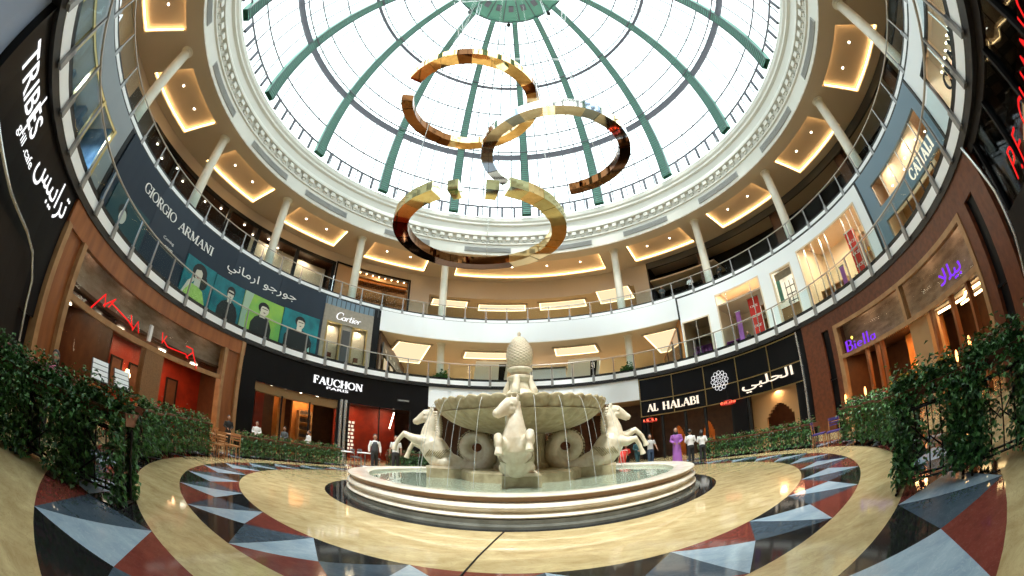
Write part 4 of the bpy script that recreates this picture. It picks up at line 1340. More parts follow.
a, b = P(42.0, 12.85, 0), P(31, 21.8, 0)
nr2 = Vector((-(b.y - a.y), b.x - a.x, 0)).normalized()
if nr2.x > 0: nr2 = -nr2
for k in range(3):
    p = a + (b - a) * (.14 + .3 * k) + nr2 * .1
    t2 = thing('wing_window', 'brown glazed shop window in the right wall of the first-floor wing', 'window', (p.x, p.y, HB), 'shop windows of the right wing wall')
    MB().box((p.x, p.y, 5.5), (2.3, .05, 2.3), math.atan2((b - a).y, (b - a).x)).build('frame', K['char'], t2)
    MB().box((p.x + nr2.x * .03, p.y + nr2.y * .03, 5.5), (2.1, .02, 2.1), math.atan2((b - a).y, (b - a).x)).build('pane', K['bronze'], t2)
# pale kiosks in the wing
def kiosk(label, az, R, w, h, lean, mat='white', dark=True):
    q = P(az, R, HB)
    t = thing('kiosk', label, 'kiosk', q)
    rz = -math.radians(az)
    X = Vector((math.cos(rz), math.sin(rz), 0)); Y = Vector((-math.sin(rz), math.cos(rz), 0))
    m = MB()
    vs = [q + X * (-w / 2) + Y * -.4, q + X * (w / 2 - lean) + Y * -.4, q + X * (w / 2) + Y * -.4 + Vector((0, 0, h)), q + X * (-w / 2 + lean) + Y * -.4 + Vector((0, 0, h))]
    vs += [v + Y * .8 for v in vs]
    m.add(vs, [(0, 1, 2, 3), (4, 5, 6, 7), (0, 1, 5, 4), (1, 2, 6, 5), (2, 3, 7, 6), (3, 0, 4, 7)])
    m.build('shell', K[mat], t)
    if dark:
        vs = [q + X * (w * .18) + Y * -.43 + Vector((0, 0, .05)), q + X * (w * .42 - lean) + Y * -.43 + Vector((0, 0, .05)), q + X * (w * .42) + Y * -.43 + Vector((0, 0, h * .92)), q + X * (w * .18 + lean * .4) + Y * -.43 + Vector((0, 0, h * .92))]
        vs += [v + Y * .03 for v in vs]
        MB().add(vs, [(0, 1, 2, 3), (4, 5, 6, 7), (0, 1, 5, 4), (1, 2, 6, 5), (2, 3, 7, 6), (3, 0, 4, 7)]).build('dark_screen', K['blackmat'], t)
    return t
kiosk('pale kiosk with a dark slanting screen left of the fountain finial on the first floor', -6.8, 16.0, 2.5, 2.3, .35)
kiosk('pale kiosk with a dark slanting screen right of the fountain finial on the first floor', 15.0, 16.0, 2.4, 2.25, .35)
t = thing('counter', 'long white counter block behind the first-floor railing, right of the finial', 'counter', P(9, 14.8, HB))
MB().arc(2.6, 11.4, 14.5, 15.1, HB, HB + 1.5).build('body', K['white'], t)
MB().arc(2.4, 11.6, 14.4, 15.2, HB + 1.5, HB + 1.58).build('worktop', K['char'], t)
struct('wall_wing_shops', MB().arc(2, 16, 22, 22.2, HB, 6.6).arc(-8, 1, 23, 23.2, HB, 6.6), K['white'])
for az, R, p in ((-17, 20, 420), (4, 20, 420), (24, 20, 420), (-6, 24, 600), (14, 24, 600)):
    area_light(P(az, R, 6.9), 2.6, p, (1, .84, .62), name='ceiling_fill_light')  # oversized discs added as fill to brighten the wing

# white wall with four shop openings
OPN = [(43.2, 50.4, 6.72, 'd'), (52.8, 65.0, 7.58, 'b'), (68.0, 73.8, 7.38, 'c'), (76.0, 94.0, 7.62, 'e')]
m = MB()
e = 42.9
for a, b, h, _ in OPN:
    m.arc(e, a, F0, F1, HB, HT)
    m.arc(a, b, F0, F1, h, HT)
    e = b
m.arc(e, 96.6, F0, F1, HB, HT)
m.arc(66.5, 75, F0, F1, HB, HB + .01)
struct('wall_white_shops', m, K['white'])
room('white_shop_one', 43.0, 51.4, F0, 15.6, HB, HT, 'shopwhite', 'shopwhite')
room('white_shop_two', 51.8, 66.0, F0, 15.6, HB, HT, 'shopwhite', 'shopwhite')
room('white_shop_three', 66.6, 74.9, F0, 14.6, HB, HT, 'white', 'white')
room('white_shop_four', 75.2, 95.6, F0, 15.6, HB, HT, 'shopwhite', 'shopwhite')
for az, R, p in ((47, 14, 90), (56, 14, 130), (61, 14, 130), (71, 13.6, 90), (80, 14, 130), (86, 14, 170), (91, 14, 130)):
    area_light(P(az, R, 7.9), .7, p, (1, .84, .6), name='ceiling_fill_light')
def front(label, a, b, h, bars, mat='silver', glass=True):
    t = thing('shop_window', label, 'shopfront', P((a + b) / 2, F0, HB))
    f = MB(); frame_arc(f, a, b, F0 + .03, HB, h, .06, .12); f.build('frame', K['shopwhite'], t)
    for x in bars: MB().arc(x - .07, x + .07, F0 + .02, F0 + .07, HB, h - .05, n=1).build('bar', K[mat], t)
    if glass: MB().arc(a + .3, b - .3, F0 + .05, F0 + .06, HB + .05, h - .06).build('pane', K['shopglass'], t)
    return t
front('low shop window beside the wing opening, first in the white wall, showing purple goods', 43.2, 50.4, 6.72, (46.8,))
front('shop entrance in the white wall with a purple figure and a tall red banner inside', 52.8, 65.0, 7.58, (55.6, 62.2), glass=False)
front('narrow window in the white wall with a lace valance and a wooden panel below', 68.0, 73.8, 7.38, ())
front('wide barred shop window in the white wall with a lit doorway and red banner', 76.0, 94.0, 7.62, (78.0, 80.2, 82.5, 84.2, 89.4, 91.0, 92.5))
def banner(label, az, R, h0, h1, w, mat, txt=None):
    t = thing('banner', label, 'banner', P(az, R, h0))
    MB().abox(az, R, (h0 + h1) / 2, w, .05, h1 - h0).build('cloth', K[mat], t)
    MB().abox(az, R, h1 + .02, w + .06, .07, .05).build('top_bar', K['silver'], t)
    if txt:
        for k, hh in enumerate(txt):
            vs, fs = stroke_text('OC' + 'E', 1.2) 
            mm = MB(); d = w / R * 57.3 * .36
            wall_letters(mm, (vs, fs), az - d, az + d, R - .03, hh, hh + .12, .01); mm.build('print', K['signpaint'], t)
banner('tall red banner with white print inside the shop entrance with the purple figure', 61.0, 13.2, 4.5, 6.9, .62, 'cl_red', (5.4, 5.9, 6.4))
banner('narrow purple banner beside the tall red one, in the first white shop entrance', 56.6, 13.2, 4.6, 6.5, .26, 'cl_violet')
banner('tall red banner with white print in the lit doorway of the wide barred window', 88.4, 13.2, 4.5, 7.1, .55, 'cl_red', (5.6, 6.1, 6.6))
banner('narrow dark-red banner left of the lit doorway in the wide barred window', 84.4, 13.0, 4.5, 6.0, .22, 'cl_violet')
struct('wall_doorway_lit', MB().arc(57.4, 60.0, 15.2, 15.3, HB, 7.2).arc(84.6, 88.2, 15.2, 15.3, HB, 7.3), emitter('doorway_painted_glow', (1, .93, .72), 1.1))  # wall sheets glow to paint in the doorways' light
t = thing('window_valance', 'lace valance and curtain in the narrow window of the white wall', 'curtain', P(71, 12.9, 7.2))
MB().arc(68.4, 73.5, 12.85, 12.88, 6.95, 7.3).build('valance', K['cartier'], t)
MB().arc(68.4, 69.3, 12.85, 12.9, 5.9, 6.95, n=1).build('curtain', K['green'], t)
t = thing('window_panel', 'light brown wooden panel standing in the lower part of the narrow white window', 'panel', P(71, 12.8, HB))
MB().arc(68.3, 73.5, 12.76, 12.84, HB, 5.55).build('board', K['tanwall'], t)
MB().arc(68.3, 73.5, 12.74, 12.86, 5.55, 5.6).build('top_rail', K['chairwood'], t)
t = thing('window_grille', 'dark leaded glass panel in the narrow window above the wooden panel', 'window', P(71, 13.3, 5.9))
for k in range(4): MB().arc(69.4 + 1.1 * k, 69.5 + 1.1 * k, 13.3, 13.34, 5.8, 6.9, n=1).build('bar', K['char'], t)
for k in range(3): MB().arc(69.3, 73, 13.3, 13.34, 5.9 + .35 * k, 5.94 + .35 * k).build('bar', K['char'], t)
def shelf_unit(label, az, R, h0, w, h, mat, goods):
    t = thing('shelf', label, 'shelf', P(az, R, h0))
    m = MB().abox(az, R + .14, h0 + h / 2, w, .03, h)
    for s in (-1, 1): m.abox(az + s * math.degrees(w / 2 / R), R, h0 + h / 2, .04, .3, h)
    for k in range(4): m.abox(az, R, h0 + .04 + (h - .08) * k / 3, w, .3, .03)
    m.build('case', K[mat], t)
    g = MB()
    for k in range(3):
        for j in range(6):
            g.abox(az + math.degrees((j - 2.5) * w / 6.6 / R), R - .02, h0 + .06 + (h - .08) * k / 3 + .09, w / 9, .16, random.uniform(.1, .2))
    o = g.build('goods', K[goods], t); o['kind'] = 'stuff'
shelf_unit('shelf of purple goods in the low window beside the wing opening', 45.2, 14.0, HB, 1.2, 1.3, 'cl_violet', 'cl_violet')
shelf_unit('brown shelf of goods at the back of the low window beside the wing opening', 49.0, 14.6, HB, 1.1, 1.7, 'tanwall', 'orange')
shelf_unit('shelf of purple goods left of the entrance with the red banner', 54.0, 13.6, HB, .8, 1.0, 'cl_violet', 'cl_violet')
shelf_unit('tan shelf of goods right of the entrance with the red banner', 63.6, 13.6, HB, .7, 2.2, 'tanwall', 'stonelight')
shelf_unit('brown display shelf in the left part of the wide barred window', 80.0, 13.8, HB, 1.6, 1.5, 'tanwall', 'rose')
shelf_unit('tall glass-green display shelf in the right part of the wide barred window', 91.6, 13.6, HB, 1.1, 2.6, 'shopwhite', 'yellow')

# blue-grey shopfront
m = MB()
m.arc(96.6, 99.6, F0 - .02, F1, HB, HT).arc(99.6, 117.4, F0 - .02, F1, 7.45, HT).arc(117.4, 119.6, F0 - .02, F1, HB, HT).arc(99.6, 117.4, F0 - .02, F1, 6.02, 6.56)
struct('wall_blue_grey', m, K['bluegrey'])
struct('trim_6', MB().arc(96.3, 96.7, F0 - .06, F1, HB, HT, n=1), K['reveal'])
t = thing('boutique_front', 'blue-grey boutique front with a long lit window strip at the right', 'shopfront', P(108, F0, HB))
for k in range(7): MB().arc(99.6 + 2.96 * k, 99.75 + 2.96 * k, F0 + .02, F0 + .06, 6.56, 7.45, n=1).build('bar', K['silver'], t)
MB().arc(99.6, 117.4, F0 + .05, F0 + .06, 6.56, 7.45).build('upper_pane', K['shopglass'], t)
MB().arc(99.6, 117.4, F0 + .05, F0 + .06, HB, 6.02).build('lower_pane', K['shopglass'], t)
for k in (102, 105.5, 110, 114): MB().arc(k, k + .2, F0 + .02, F0 + .06, HB, 6.02, n=1).build('bar', K['char'], t)
room('blue_boutique', 96.8, 119.4, F0, 15.0, HB, HT, 'tanwall', 'shopwhite')
struct('wall_boutique_lit', MB().arc(99.6, 112, 13.5, 13.56, 6.3, 8.0), K['shopwhite'])
for az, R, h, p in ((102, 13.1, 7.9, 45), (108, 13.1, 7.9, 55), (114, 13.1, 7.9, 45), (104, 13.8, 5.9, 40), (112, 13.8, 5.9, 60)): area_light(P(az, R, h), .4, p, (1, .75, .5), name='ceiling_fill_light')
downlights('shelf_light', 'tiny bright lamp in the upper window strip of the blue-grey boutique', [(100.6 + 1.35 * k, 13.3, 6.9 + .22 * (k % 3)) for k in range(12)], 'tiny lamps of the blue-grey boutique', r=.035)
t = thing('display_box', 'pair of cream lit display boxes in the lower window of the blue-grey boutique', 'display', P(114.5, 13.0, 5))
for k in range(2): MB().abox(112.8 + 2.2 * k, 12.95, 5.55, .42, .2, .5).build('glowing_box', emitter('cream_glow', (1, .85, .6), 1.2) if 'cream_glow' not in bpy.data.materials else bpy.data.materials['cream_glow'], t)
sign('shop_sign', 'cream spaced capitals on the blue-grey boutique front', [
    ('lettering', stroke_text('CANALI', 1.25, .16), 109.0, 117.0, F0 - .05, 6.12, 6.50, K['signcream'], .03)], P(113, F0, 6.1))

# white boutique with bulb-lit window, upper right
m = MB().arc(119.6, 123.2, F0, F1, HB, HT).arc(123.2, 150, F0, F1, 7.42, HT).arc(123.2, 150, F0, F1, HB, 4.5)
struct('wall_white_boutique', m, K['white'])
struct('trim_7', MB().arc(119.5, 119.9, F0 - .06, F1, HB, HT, n=1), K['reveal'])
t = thing('boutique_front', 'tall black-framed boutique window lined with bulbs in the upper right corner', 'shopfront', P(134, F0, 4.5))
f = MB(); frame_arc(f, 123.2, 150, F0, 4.5, 7.42, .07, .1); f.build('frame', K['black'], t)
MB().arc(123.5, 149.7, F0 + .02, F0 + .03, 4.55, 7.36).build('pane', K['shopglass'], t)
for k in (128, 133.2, 138.5, 144): MB().arc(k, k + .2, F0, F0 + .05, 4.5, 7.4, n=1).build('bar', K['silver'], t)
struct('wall_boutique_liner', MB().arc(123.2, 150, F0 + 1.0, F0 + 1.05, HB, HT), K['shopwhite'])
struct('wall_boutique_end', MB().arc(122.9, 123.2, F0, F0 + 1.05, HB, HT, n=1), K['shopwhite'])
struct('wall_boutique_pink', MB().arc(124, 150, F0 + .93, F0 + .98, 6.6, 7.1), M('pink_panel', (.55, .30, .22), .4))
downlights('bulb', 'round bulb in the rows lining the white boutique window at the upper right', [(124 + 1.1 * k, F0 + .8, 7.26) for k in range(16)] + [(124 + 1.1 * k, F0 + .8, 6.45) for k in range(16)], 'bulbs of the white boutique window', r=.04)
for az in (126, 132, 138): area_light(P(az, F0 + .5, 7.3), .3, 32, (1, .85, .7), name='display_lamp')
sign('shop_sign', 'black capitals across the bulb-lit boutique window at the upper right', [
    ('lettering', stroke_text('CHANEL', 1.5, .14), 126.2, 136.6, F0 - .08, 6.12, 6.52, K['black'], .04)], P(131, F0, 6.1))
sign('shop_sign', 'small white capitals on the top gallery at the upper left edge of the photo', [
    ('lettering', text_polys('PRADA', .0), -131.5, -120.6, 15.9, 11.2, 11.75, K['signwhite'], .02)], P(-124, 15.9, 9))
m = MB()
for a, b in ((122.8, 123.2), ): m.arc(a, b, F0 - .05, F0, HB, 7.5, n=1)
struct('wall_first_right_end', MB().arc(150, 176, F0, F1, HB, HT), K['dim'])

# ------------------------------------------------------------------ top gallery walls (R = 16)
W0, W1 = 16.0, 16.15
struct('wall_top_left', MB().arc(-176, -108.5, W0, W1, 8.38, SOF).arc(-108.5, -46.3, W0, W1, 11.78, SOF).arc(-46.3, -27.0, W0, W1, 11.9, SOF), K['soffit'])
struct('wall_top_dark_pier', MB().arc(-108.5, -100.5, W0 - .02, W1, 8.38, 11.8), K['char'])
t = thing('dark_shopfront', 'dark glazed shopfront with heavy black mullions on the top gallery at the left', 'shopfront', P(-70, W0, 8.38))
MB().arc(-100.5, -46.4, W0 - .08, W0 + .05, 11.58, 11.8).build('head_beam', K['black'], t)
for a in (-100.5, -92, -83.8, -75.5, -67.3, -56.8, -47.2): MB().arc(a, a + .8, W0 - .08, W0 + .05, 8.38, 11.7, n=1).build('mullion', K['black'], t)
MB().arc(-100.5, -46.4, W0, W0 + .02, 8.38, 11.6).build('glass', K['shopglass'], t)
room('top_dark', -100.5, -46.4, W0, 18.6, 8.38, 12.4, 'brownwall', 'brownwall')
struct('wall_top_lit', MB().arc(-66.5, -47.5, 17.2, 17.3, 8.38, 11.6), K['cream'])
struct('ceiling_top_dark', MB().arc(-100.5, -46.4, W1, 18.6, 11.8, 11.9), K['brownwall'])
for a in (-88, -78, -62, -53): lamp_in(a, 16.8, 11.6, .7, 55, (1, .75, .5))
downlights('spot_light', 'small ceiling spot behind the dark glazing of the top gallery', [(-96 + 3.3 * k, 16.8 + .5 * (k % 2), 11.76) for k in range(12)], 'ceiling spots behind the top gallery glazing', r=.06)
t = thing('lattice_shopfront', 'copper lattice screened shopfront on the top gallery, left of the centre', 'shopfront', P(-36, W0, 8.38))
f = MB(); frame_arc(f, -46.2, -27.1, W0, 8.38, 11.9, .1, .12); f.build('frame', K['black'], t)
MB().arc(-46.0, -41.0, W0 + .02, W0 + .1, 8.4, 11.8).build('tan_panel', K['tanwall'], t)
MB().arc(-41.0, -27.5, W0 + .3, W0 + .36, 8.4, 11.8).build('back_panel', K['amber'], t)
m = MB()
for k in range(26):
    h = 8.6 + .105 * k
    m.arc(-40.5, -28.0, W0 + .1, W0 + .13, h, h + .045)
for k in range(30):
    a = -40.4 + .42 * k
    m.arc(a, a + .12, W0 + .07, W0 + .10, 8.6, 11.3, n=1)
o = m.build('copper_lattice', K['bronze'], t)
MB().arc(-40.7, -27.9, W0 + .02, W0 + .12, 11.35, 11.55).build('copper_lintel', K['tanwall'], t)
for k in range(8): MB().ell(P(-40 + 1.6 * k, W0 - .02, 11.62), (.05, .05, .05), 8, 5).build('bulb', K['cove'], t)
lamp_in(-35, 15.6, 11.8, .5, 35)
struct('wall_top_right_of_lattice', MB().arc(-27.0, -22.2, W0, W1, 8.38, SOF), K['soffit'])
struct('wall_top_bulkhead', MB().arc(-22.2, 33.2, W0, W1, 11.1, SOF), K['soffit'])
struct('wall_top_right_pier', MB().arc(29.5, 33.2, W0, W1, 8.38, 11.2), K['soffit'])
struct('ceiling_wing_top', MB().arc(-40, 50, W1, 30, 11.1, 11.2), K['soffit'])
struct('floor_wing_top', MB().arc(-40, 50, 19.4, 30, 8.1, 8.38), K['beige'])
struct('wall_wing_top_back', MB().arc(-40, 50, 26, 26.2, 8.38, 11.1), K['cream'])
struct('ceiling_over_wing', MB().arc(-40, 50, 19.3, 30, SOF, SOF + .1), K['soffit'])
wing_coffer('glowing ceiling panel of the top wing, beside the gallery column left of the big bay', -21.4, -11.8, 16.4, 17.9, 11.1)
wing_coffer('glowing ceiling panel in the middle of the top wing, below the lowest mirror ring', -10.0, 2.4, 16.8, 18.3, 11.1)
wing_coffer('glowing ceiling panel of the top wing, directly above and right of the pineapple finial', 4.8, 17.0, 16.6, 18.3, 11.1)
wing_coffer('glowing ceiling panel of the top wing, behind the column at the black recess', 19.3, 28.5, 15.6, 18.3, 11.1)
for az, R in ((-8, 19), (8, 19), (20, 19), (4, 23)): area_light(P(az, R, 11.0), 3.4, 230, (1, .8, .55), name='ceiling_fill_light')  # discs made oversized, added as soft fill for the top wing
# dark recess on the right with glimpses of shelving
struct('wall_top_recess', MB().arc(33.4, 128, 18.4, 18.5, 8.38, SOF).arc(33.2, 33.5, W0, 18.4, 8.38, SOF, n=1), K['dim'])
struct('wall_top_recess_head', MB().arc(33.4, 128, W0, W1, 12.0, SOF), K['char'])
for k, a in enumerate((46, 66, 86, 106)): struct('trim_%d' % (8 + k), MB().arc(a, a + 2.2, W0 + .3, W0 + .8, 8.38, 12.4, n=1), K['brownwall'])
struct('wall_top_right', MB().arc(128, 178, W0, W1, 8.38, SOF), K['char'])
#@@OBJ
# ------------------------------------------------------------------ fountain
FC = Vector((0.02, -0.50, 0))
def fountain():
    t = thing('fountain', 'large stone horse fountain with a scalloped bowl and pineapple finial in a round basin', 'fountain', FC)
    c = (FC.x, FC.y)
    R = 3.38
    prof = [(R - .03, 0.0), (R + .10, 0.0), (R + .10, .035), (R + .02, .05), (R + .02, .105)]
    MB().lathe([(3.1, 0)] + prof + [(3.1, .105)], c, 120, closed=True).build('basin_foot', K['basindark'], t, smooth=False)
    def torus(R_, z0, z1, bulge, n=8):
        return [(R_ + bulge * math.sin(PI * i / n), z0 + (z1 - z0) * i / n) for i in range(n + 1)]
    b = MB().lathe([(3.08, .10)] + torus(R - .02, .105, .17, .05) + [(R - .05, .183)] + torus(R - .05, .195, .315, .075) + [(R - .10, .32), (3.08, .32)], c, 120, closed=True)
    auto_smooth(b.build('basin_mouldings', K['basin'], t), 40)
    MB().lathe([(3.02, .318), (R - .05, .318), (R - .03, .386), (3.02, .386)], c, 120, closed=True).build('basin_reveal', K['basinbrown'], t)
    b = MB().lathe([(3.0, .10), (3.0, .385), (3.03, .40), (3.08, .408), (R - .03, .408), (R + .01, .40), (R + .01, .388), (R - .02, .382), (3.08, .382), (3.04, .10)], c, 120, closed=True)
    auto_smooth(b.build('basin_rim', K['basin'], t), 50)
    MB().lathe([(0.02, .335), (3.01, .335), (3.01, .30), (.02, .30)], c, 96, closed=True).build('water', K['water'], t)
    MB().lathe([(0.02, .10), (3.02, .10), (3.02, .14), (.02, .14)], c, 96, closed=True).build('basin_bottom', K['basin'], t)
    # cross-shaped plinth
    m = MB()
    m.lathe([(0, .14), (1.30, .14), (1.30, .50), (1.24, .55), (0, .55)], c, 8)
    for k in range(4):
        a = k * PI / 2
        d = Vector((math.sin(a), math.cos(a), 0))
        m.box(FC + d * 1.25 + Vector((0, 0, .33)), (.62, 1.25, .40), -a)
    m.build('plinth', K['stone'], t)
    for k in range(4):
        a = k * PI / 2
        d = Vector((math.sin(a), math.cos(a), 0))
        MB().box(FC + d * 1.55 + Vector((0, 0, .545)), (.50, .70, .05), -a).build('plinth_slab', K['stonelight'], t)
    # central pier
    m = MB().lathe([(0, .5), (.60, .5), (.60, .62), (.52, .68), (.50, 1.30), (.62, 1.42), (.62, 1.5), (0, 1.5)], c, 8)
    m.build('pier', K['stone'], t)
    # scalloped shell bowl
    NF = 44
    def sc(a, j, r, z):
        u = abs(math.sin(a * NF / 2))
        f = max(0.0, min(1.0, (r - .55) / 1.25))
        return r * (1 + .022 * f * (u - .5)), z + (.032 * (u - .4) if j in (8, 9, 10) else -.012 * f * u)
    prof = [(.50, 1.26), (.72, 1.29), (.97, 1.345), (1.20, 1.42), (1.40, 1.51), (1.55, 1.61), (1.65, 1.70), (1.71, 1.78), (1.755, 1.86), (1.74, 1.885), (1.69, 1.87), (1.55, 1.80), (1.3, 1.70), (.8, 1.62), (.3, 1.60), (.3, 1.45)]
    b = MB().lathe(prof, c, NF * 8, scallop=sc, closed=True)
    bo = b.build('bowl', K['stone'], t, smooth=True)
    MB().lathe([(1.625, 1.64), (1.665, 1.655), (1.63, 1.68), (1.59, 1.66)], c, 96, closed=True).build('bowl_moulding', K['stone'], bo)
    MB().lathe([(0.02, 1.82), (1.60, 1.82)], c, 64).build('bowl_water', K['water'], bo)
    # upper pedestal and finial
    m = MB()
    m.box(FC + Vector((0, 0, 1.95)), (.66, .66, .16), .0)
    m.lathe([(0, 2.0), (.34, 2.0), (.30, 2.1), (.22, 2.2), (.20, 2.36), (.25, 2.44), (.25, 2.48), (.19, 2.52), (.20, 2.56), (.25, 2.60), (0, 2.60)], c, 24)
    m.build('upper_pedestal', K['stonelight'], t)
    for k in range(4):
        a = k * PI / 2 + .3
        d = Vector((math.sin(a), math.cos(a), 0))
        q = FC + d * .26
        mm = MB()
        mm.sweep([q + Vector((0, 0, 2.0)), q + d * .06 + Vector((0, 0, 2.12)), q + d * .02 + Vector((0, 0, 2.25)), q - d * .04 + Vector((0, 0, 2.40)), q - d * .02 + Vector((0, 0, 2.50))], [.05, .09, .07, .06, .05], [.06, .10, .08, .07, .05], lat=Vector((d.y, -d.x, 0)))
        mm.build('scroll_bracket', K['stonelight'], t, smooth=True)
    MB().lathe([(0, 2.59), (.22, 2.59), (.27, 2.62), (.27, 2.65), (.22, 2.68), (0, 2.68)], c, 32).build('finial_collar', K['stonelight'], t, smooth=False)
    def nub(a, j, r, z): return r * (1 + .03 * math.sin(a * 14 + (j % 2) * PI)), z
    pf = [(0.01, 2.66)] + [(.285 * math.sin(PI * (0.20 + .77 * i / 22)) ** .62, 2.66 + .72 * i / 22) for i in range(1, 22)] + [(.01, 3.385)]
    MB().lathe(pf, c, 112, scallop=nub).build('finial', K['finial'], t, smooth=False)
    MB().lathe([(0, 3.36), (.05, 3.36), (.03, 3.40), (.045, 3.44), (0, 3.50)], c, 12).build('finial_tip', K['stonelight'], t, smooth=True)
    # hippocampi
    def horse(az, turn, side):
        """a rearing sea-horse: local +X is outward; spine in the XZ plane; copied four times"""
        X = Vector((math.sin(math.radians(az)), math.cos(math.radians(az)), 0))
        Y = Vector((X.y, -X.x, 0)) * -1
        ks = .93 if 170 < az < 190 else .93
        kx = 1.0 if 170 < az < 190 else .95
        def W(x, y, z): return FC + X * (x * kx) + Y * y + Vector((0, 0, .52 + (z - .52) * ks))
        lat = Y
        b = MB()
        # trunk: from the coil's foot up through chest and neck to the poll
        path = [(1.35, .62), (1.55, .62), (1.74, .74), (1.88, .92), (1.98, 1.08), (2.02, 1.22), (2.02, 1.38), (1.98, 1.54), (1.96, 1.66), (1.99, 1.745)]
        ra = [.18, .24, .28, .29, .27, .215, .165, .135, .115, .09]
        rb = [.22, .25, .26, .27, .265, .21, .155, .12, .10, .08]
        b.sweep([W(x, 0, z) for x, z in path], ra, rb, lat, 18)
        # chest muscles
        for s in (-1, 1): b.ell(W(2.10, s * .10, 1.05), (.13, .13, .16), 12, 8)
        # head turned by TURN about the vertical
        if 170 < az < 190:
            legs = [((2.06, .15, 1.12), (2.26, .22, 1.14), (2.36, .23, 1.26), (2.38, .22, 1.16), (2.37, .22, 1.08)),
                    ((2.06, -.15, 1.08), (2.26, -.22, 1.08), (2.36, -.23, 1.20), (2.38, -.22, 1.10), (2.37, -.22, 1.02))]
        else:
            legs = [((2.06, .13, 1.12), (2.34, .17, 1.17), (2.56, .17, 1.27), (2.70, .16, 1.12), (2.76, .16, .98)),
                    ((2.06, -.13, 1.06), (2.28, -.18, 1.02), (2.46, -.18, 1.06), (2.54, -.17, .92), (2.58, -.17, .80))]
        ct, st = math.cos(turn), math.sin(turn)
        def Hd(u, v, z): return W(1.98 + u * ct - v * st, u * st + v * ct, z)
        hp = [(-.05, 1.70), (.04, 1.765), (.14, 1.74), (.24, 1.68), (.33, 1.615), (.40, 1.57), (.435, 1.55)]
        hlat = (Hd(0, 1, 0) - Hd(0, 0, 0)).normalized()
        b.sweep([Hd(u, 0, z) for u, z in hp], [.09, .115, .12, .095, .072, .066, .04], [.07, .088, .085, .065, .052, .052, .035], hlat, 14)
        b.ell(Hd(.12, 0, 1.665), (.10, .10, .075), 10, 7)                 # cheek and jaw
        b.sweep([Hd(.12, 0, 1.63), Hd(.24, 0, 1.58), Hd(.36, 0, 1.52)], [.05, .04, .03], [.05, .04, .03], hlat, 10)
        for s in (-1, 1):
            b.sweep([Hd(.0, s * .05, 1.82), Hd(.0, s * .065, 1.88), Hd(.015, s * .07, 1.935)], [.035, .032, .008], [.025, .02, .006], hlat, 8)
            b.ell(Hd(.15, s * .075, 1.755), (.03, .03, .022), 8, 6)
            b.ell(Hd(.41, s * .035, 1.575), (.016, .016, .014), 6, 5)
        # forelegs: raised, knees bent, hooves hanging
        for L in legs:
            b.sweep([W(*q) for q in L], [.13, .095, .068, .048, .045], [.12, .085, .065, .046, .045], lat, 12)
            e = Vector(L[-1])
            b.sweep([W(e.x - .005, e.y, e.z + .02), W(e.x + .02, e.y, e.z - .05), W(e.x + .035, e.y, e.z - .11)], [.045, .055, .07], [.045, .055, .065], lat, 12)
        # back base of the body, joined to the plinth
        b.ell(W(1.62, 0, .66), (.30, .30, .17), 16, 9)
        # coiling fish tail in the same plane
        n = 46
        cx, cz = .95, 1.02
        pts, r1, r2 = [], [], []
        for i in range(n + 1):
            u = i / n
            th = math.radians(-40 - 500 * u)
            r = .25 + .42 * max(0, 1 - u * 3.2) ** 1.4
            pts.append(W(cx + r * math.cos(th), 0, cz + r * math.sin(th) * .97))
            r1.append(.135 + .085 * max(0, 1 - u * 3))
            r2.append(.18 + .05 * (1 - u))
        b.sweep(pts, r1, r2, lat, 16)
        ho = b.build('horse_statue', K['stonelight'] if side else K['stonelight'], t, remesh=.013)
        # mane
        mm = MB()
        for i in range(12):
            u = i / 11
            x, z = 1.88 - .04 * math.sin(u * 3), 1.80 - .62 * u
            for s in (-1, 1):
                mm.sweep([W(x + .07, s * .02, z), W(x - .03, s * .05, z - .0), W(x - .08, s * .06, z - .07), W(x - .07, s * .05, z - .14)], [.03, .035, .028, .008], [.03, .035, .028, .008], lat, 7)
        for k in range(3): mm.sweep([Hd(-.02, .0, 1.80), Hd(.06, .02 * (k - 1), 1.84), Hd(.13, .03 * (k - 1), 1.79)], [.03, .03, .008], [.02, .02, .006], hlat, 7)
        mm.build('mane', K['stonelight'], ho, smooth=True)
        # scaled fin ridge over the coil
        sc_ = MB()
        for i in range(14, 34):
            p = pts[i]
            d = (p - W(cx, 0, cz)).normalized()
            tt = (pts[i + 1] - pts[i]).normalized()
            sc_.sweep([p + d * r1[i] * .8, p + d * (r1[i] + .02) + tt * .03, p + d * (r1[i] + .035) + tt * .07], [.025, .02, .004], [r2[i] * .6, r2[i] * .4, .01], lat, 8)
        sc_.build('fin_ridge', K['stone'], ho, smooth=True)
        # fluted girdle where hide becomes scales
        gd = MB()
        for k in range(9):
            u = k / 8
            x, z = 1.66 + .30 * u, .80 + .10 * u
            gd.tube([W(x + .12 * math.cos(v), .27 * math.sin(v), z - .16 * math.cos(v)) for v in [2 * PI * i / 18 for i in range(18)]], .014, 5, closed=True)
        gd.build('girdle', K['stone'], ho, smooth=True)
        return ho
    horse(182.5, -.75, False)
    horse(92.5, .05, True)
    horse(272.5, -.05, True)
    horse(2.5, 0, True)
    # coils behind are darker stone discs with an eye
    # water streams off the lip
    for k in range(26):
        a = 2 * PI * (k + .5) / 26
        d = Vector((math.sin(a), math.cos(a), 0))
        p0 = FC + d * 1.75 + Vector((0, 0, 1.85))
        pts = [p0 + d * (.34 * u) - Vector((0, 0, 1.52 * u * u)) for u in [i / 9 for i in range(10)]]
        MB().tube(pts, .0038, 5).build('water_stream', K['stream'], t)
    # statues' leafy consoles between the horses
    return t
fountain()

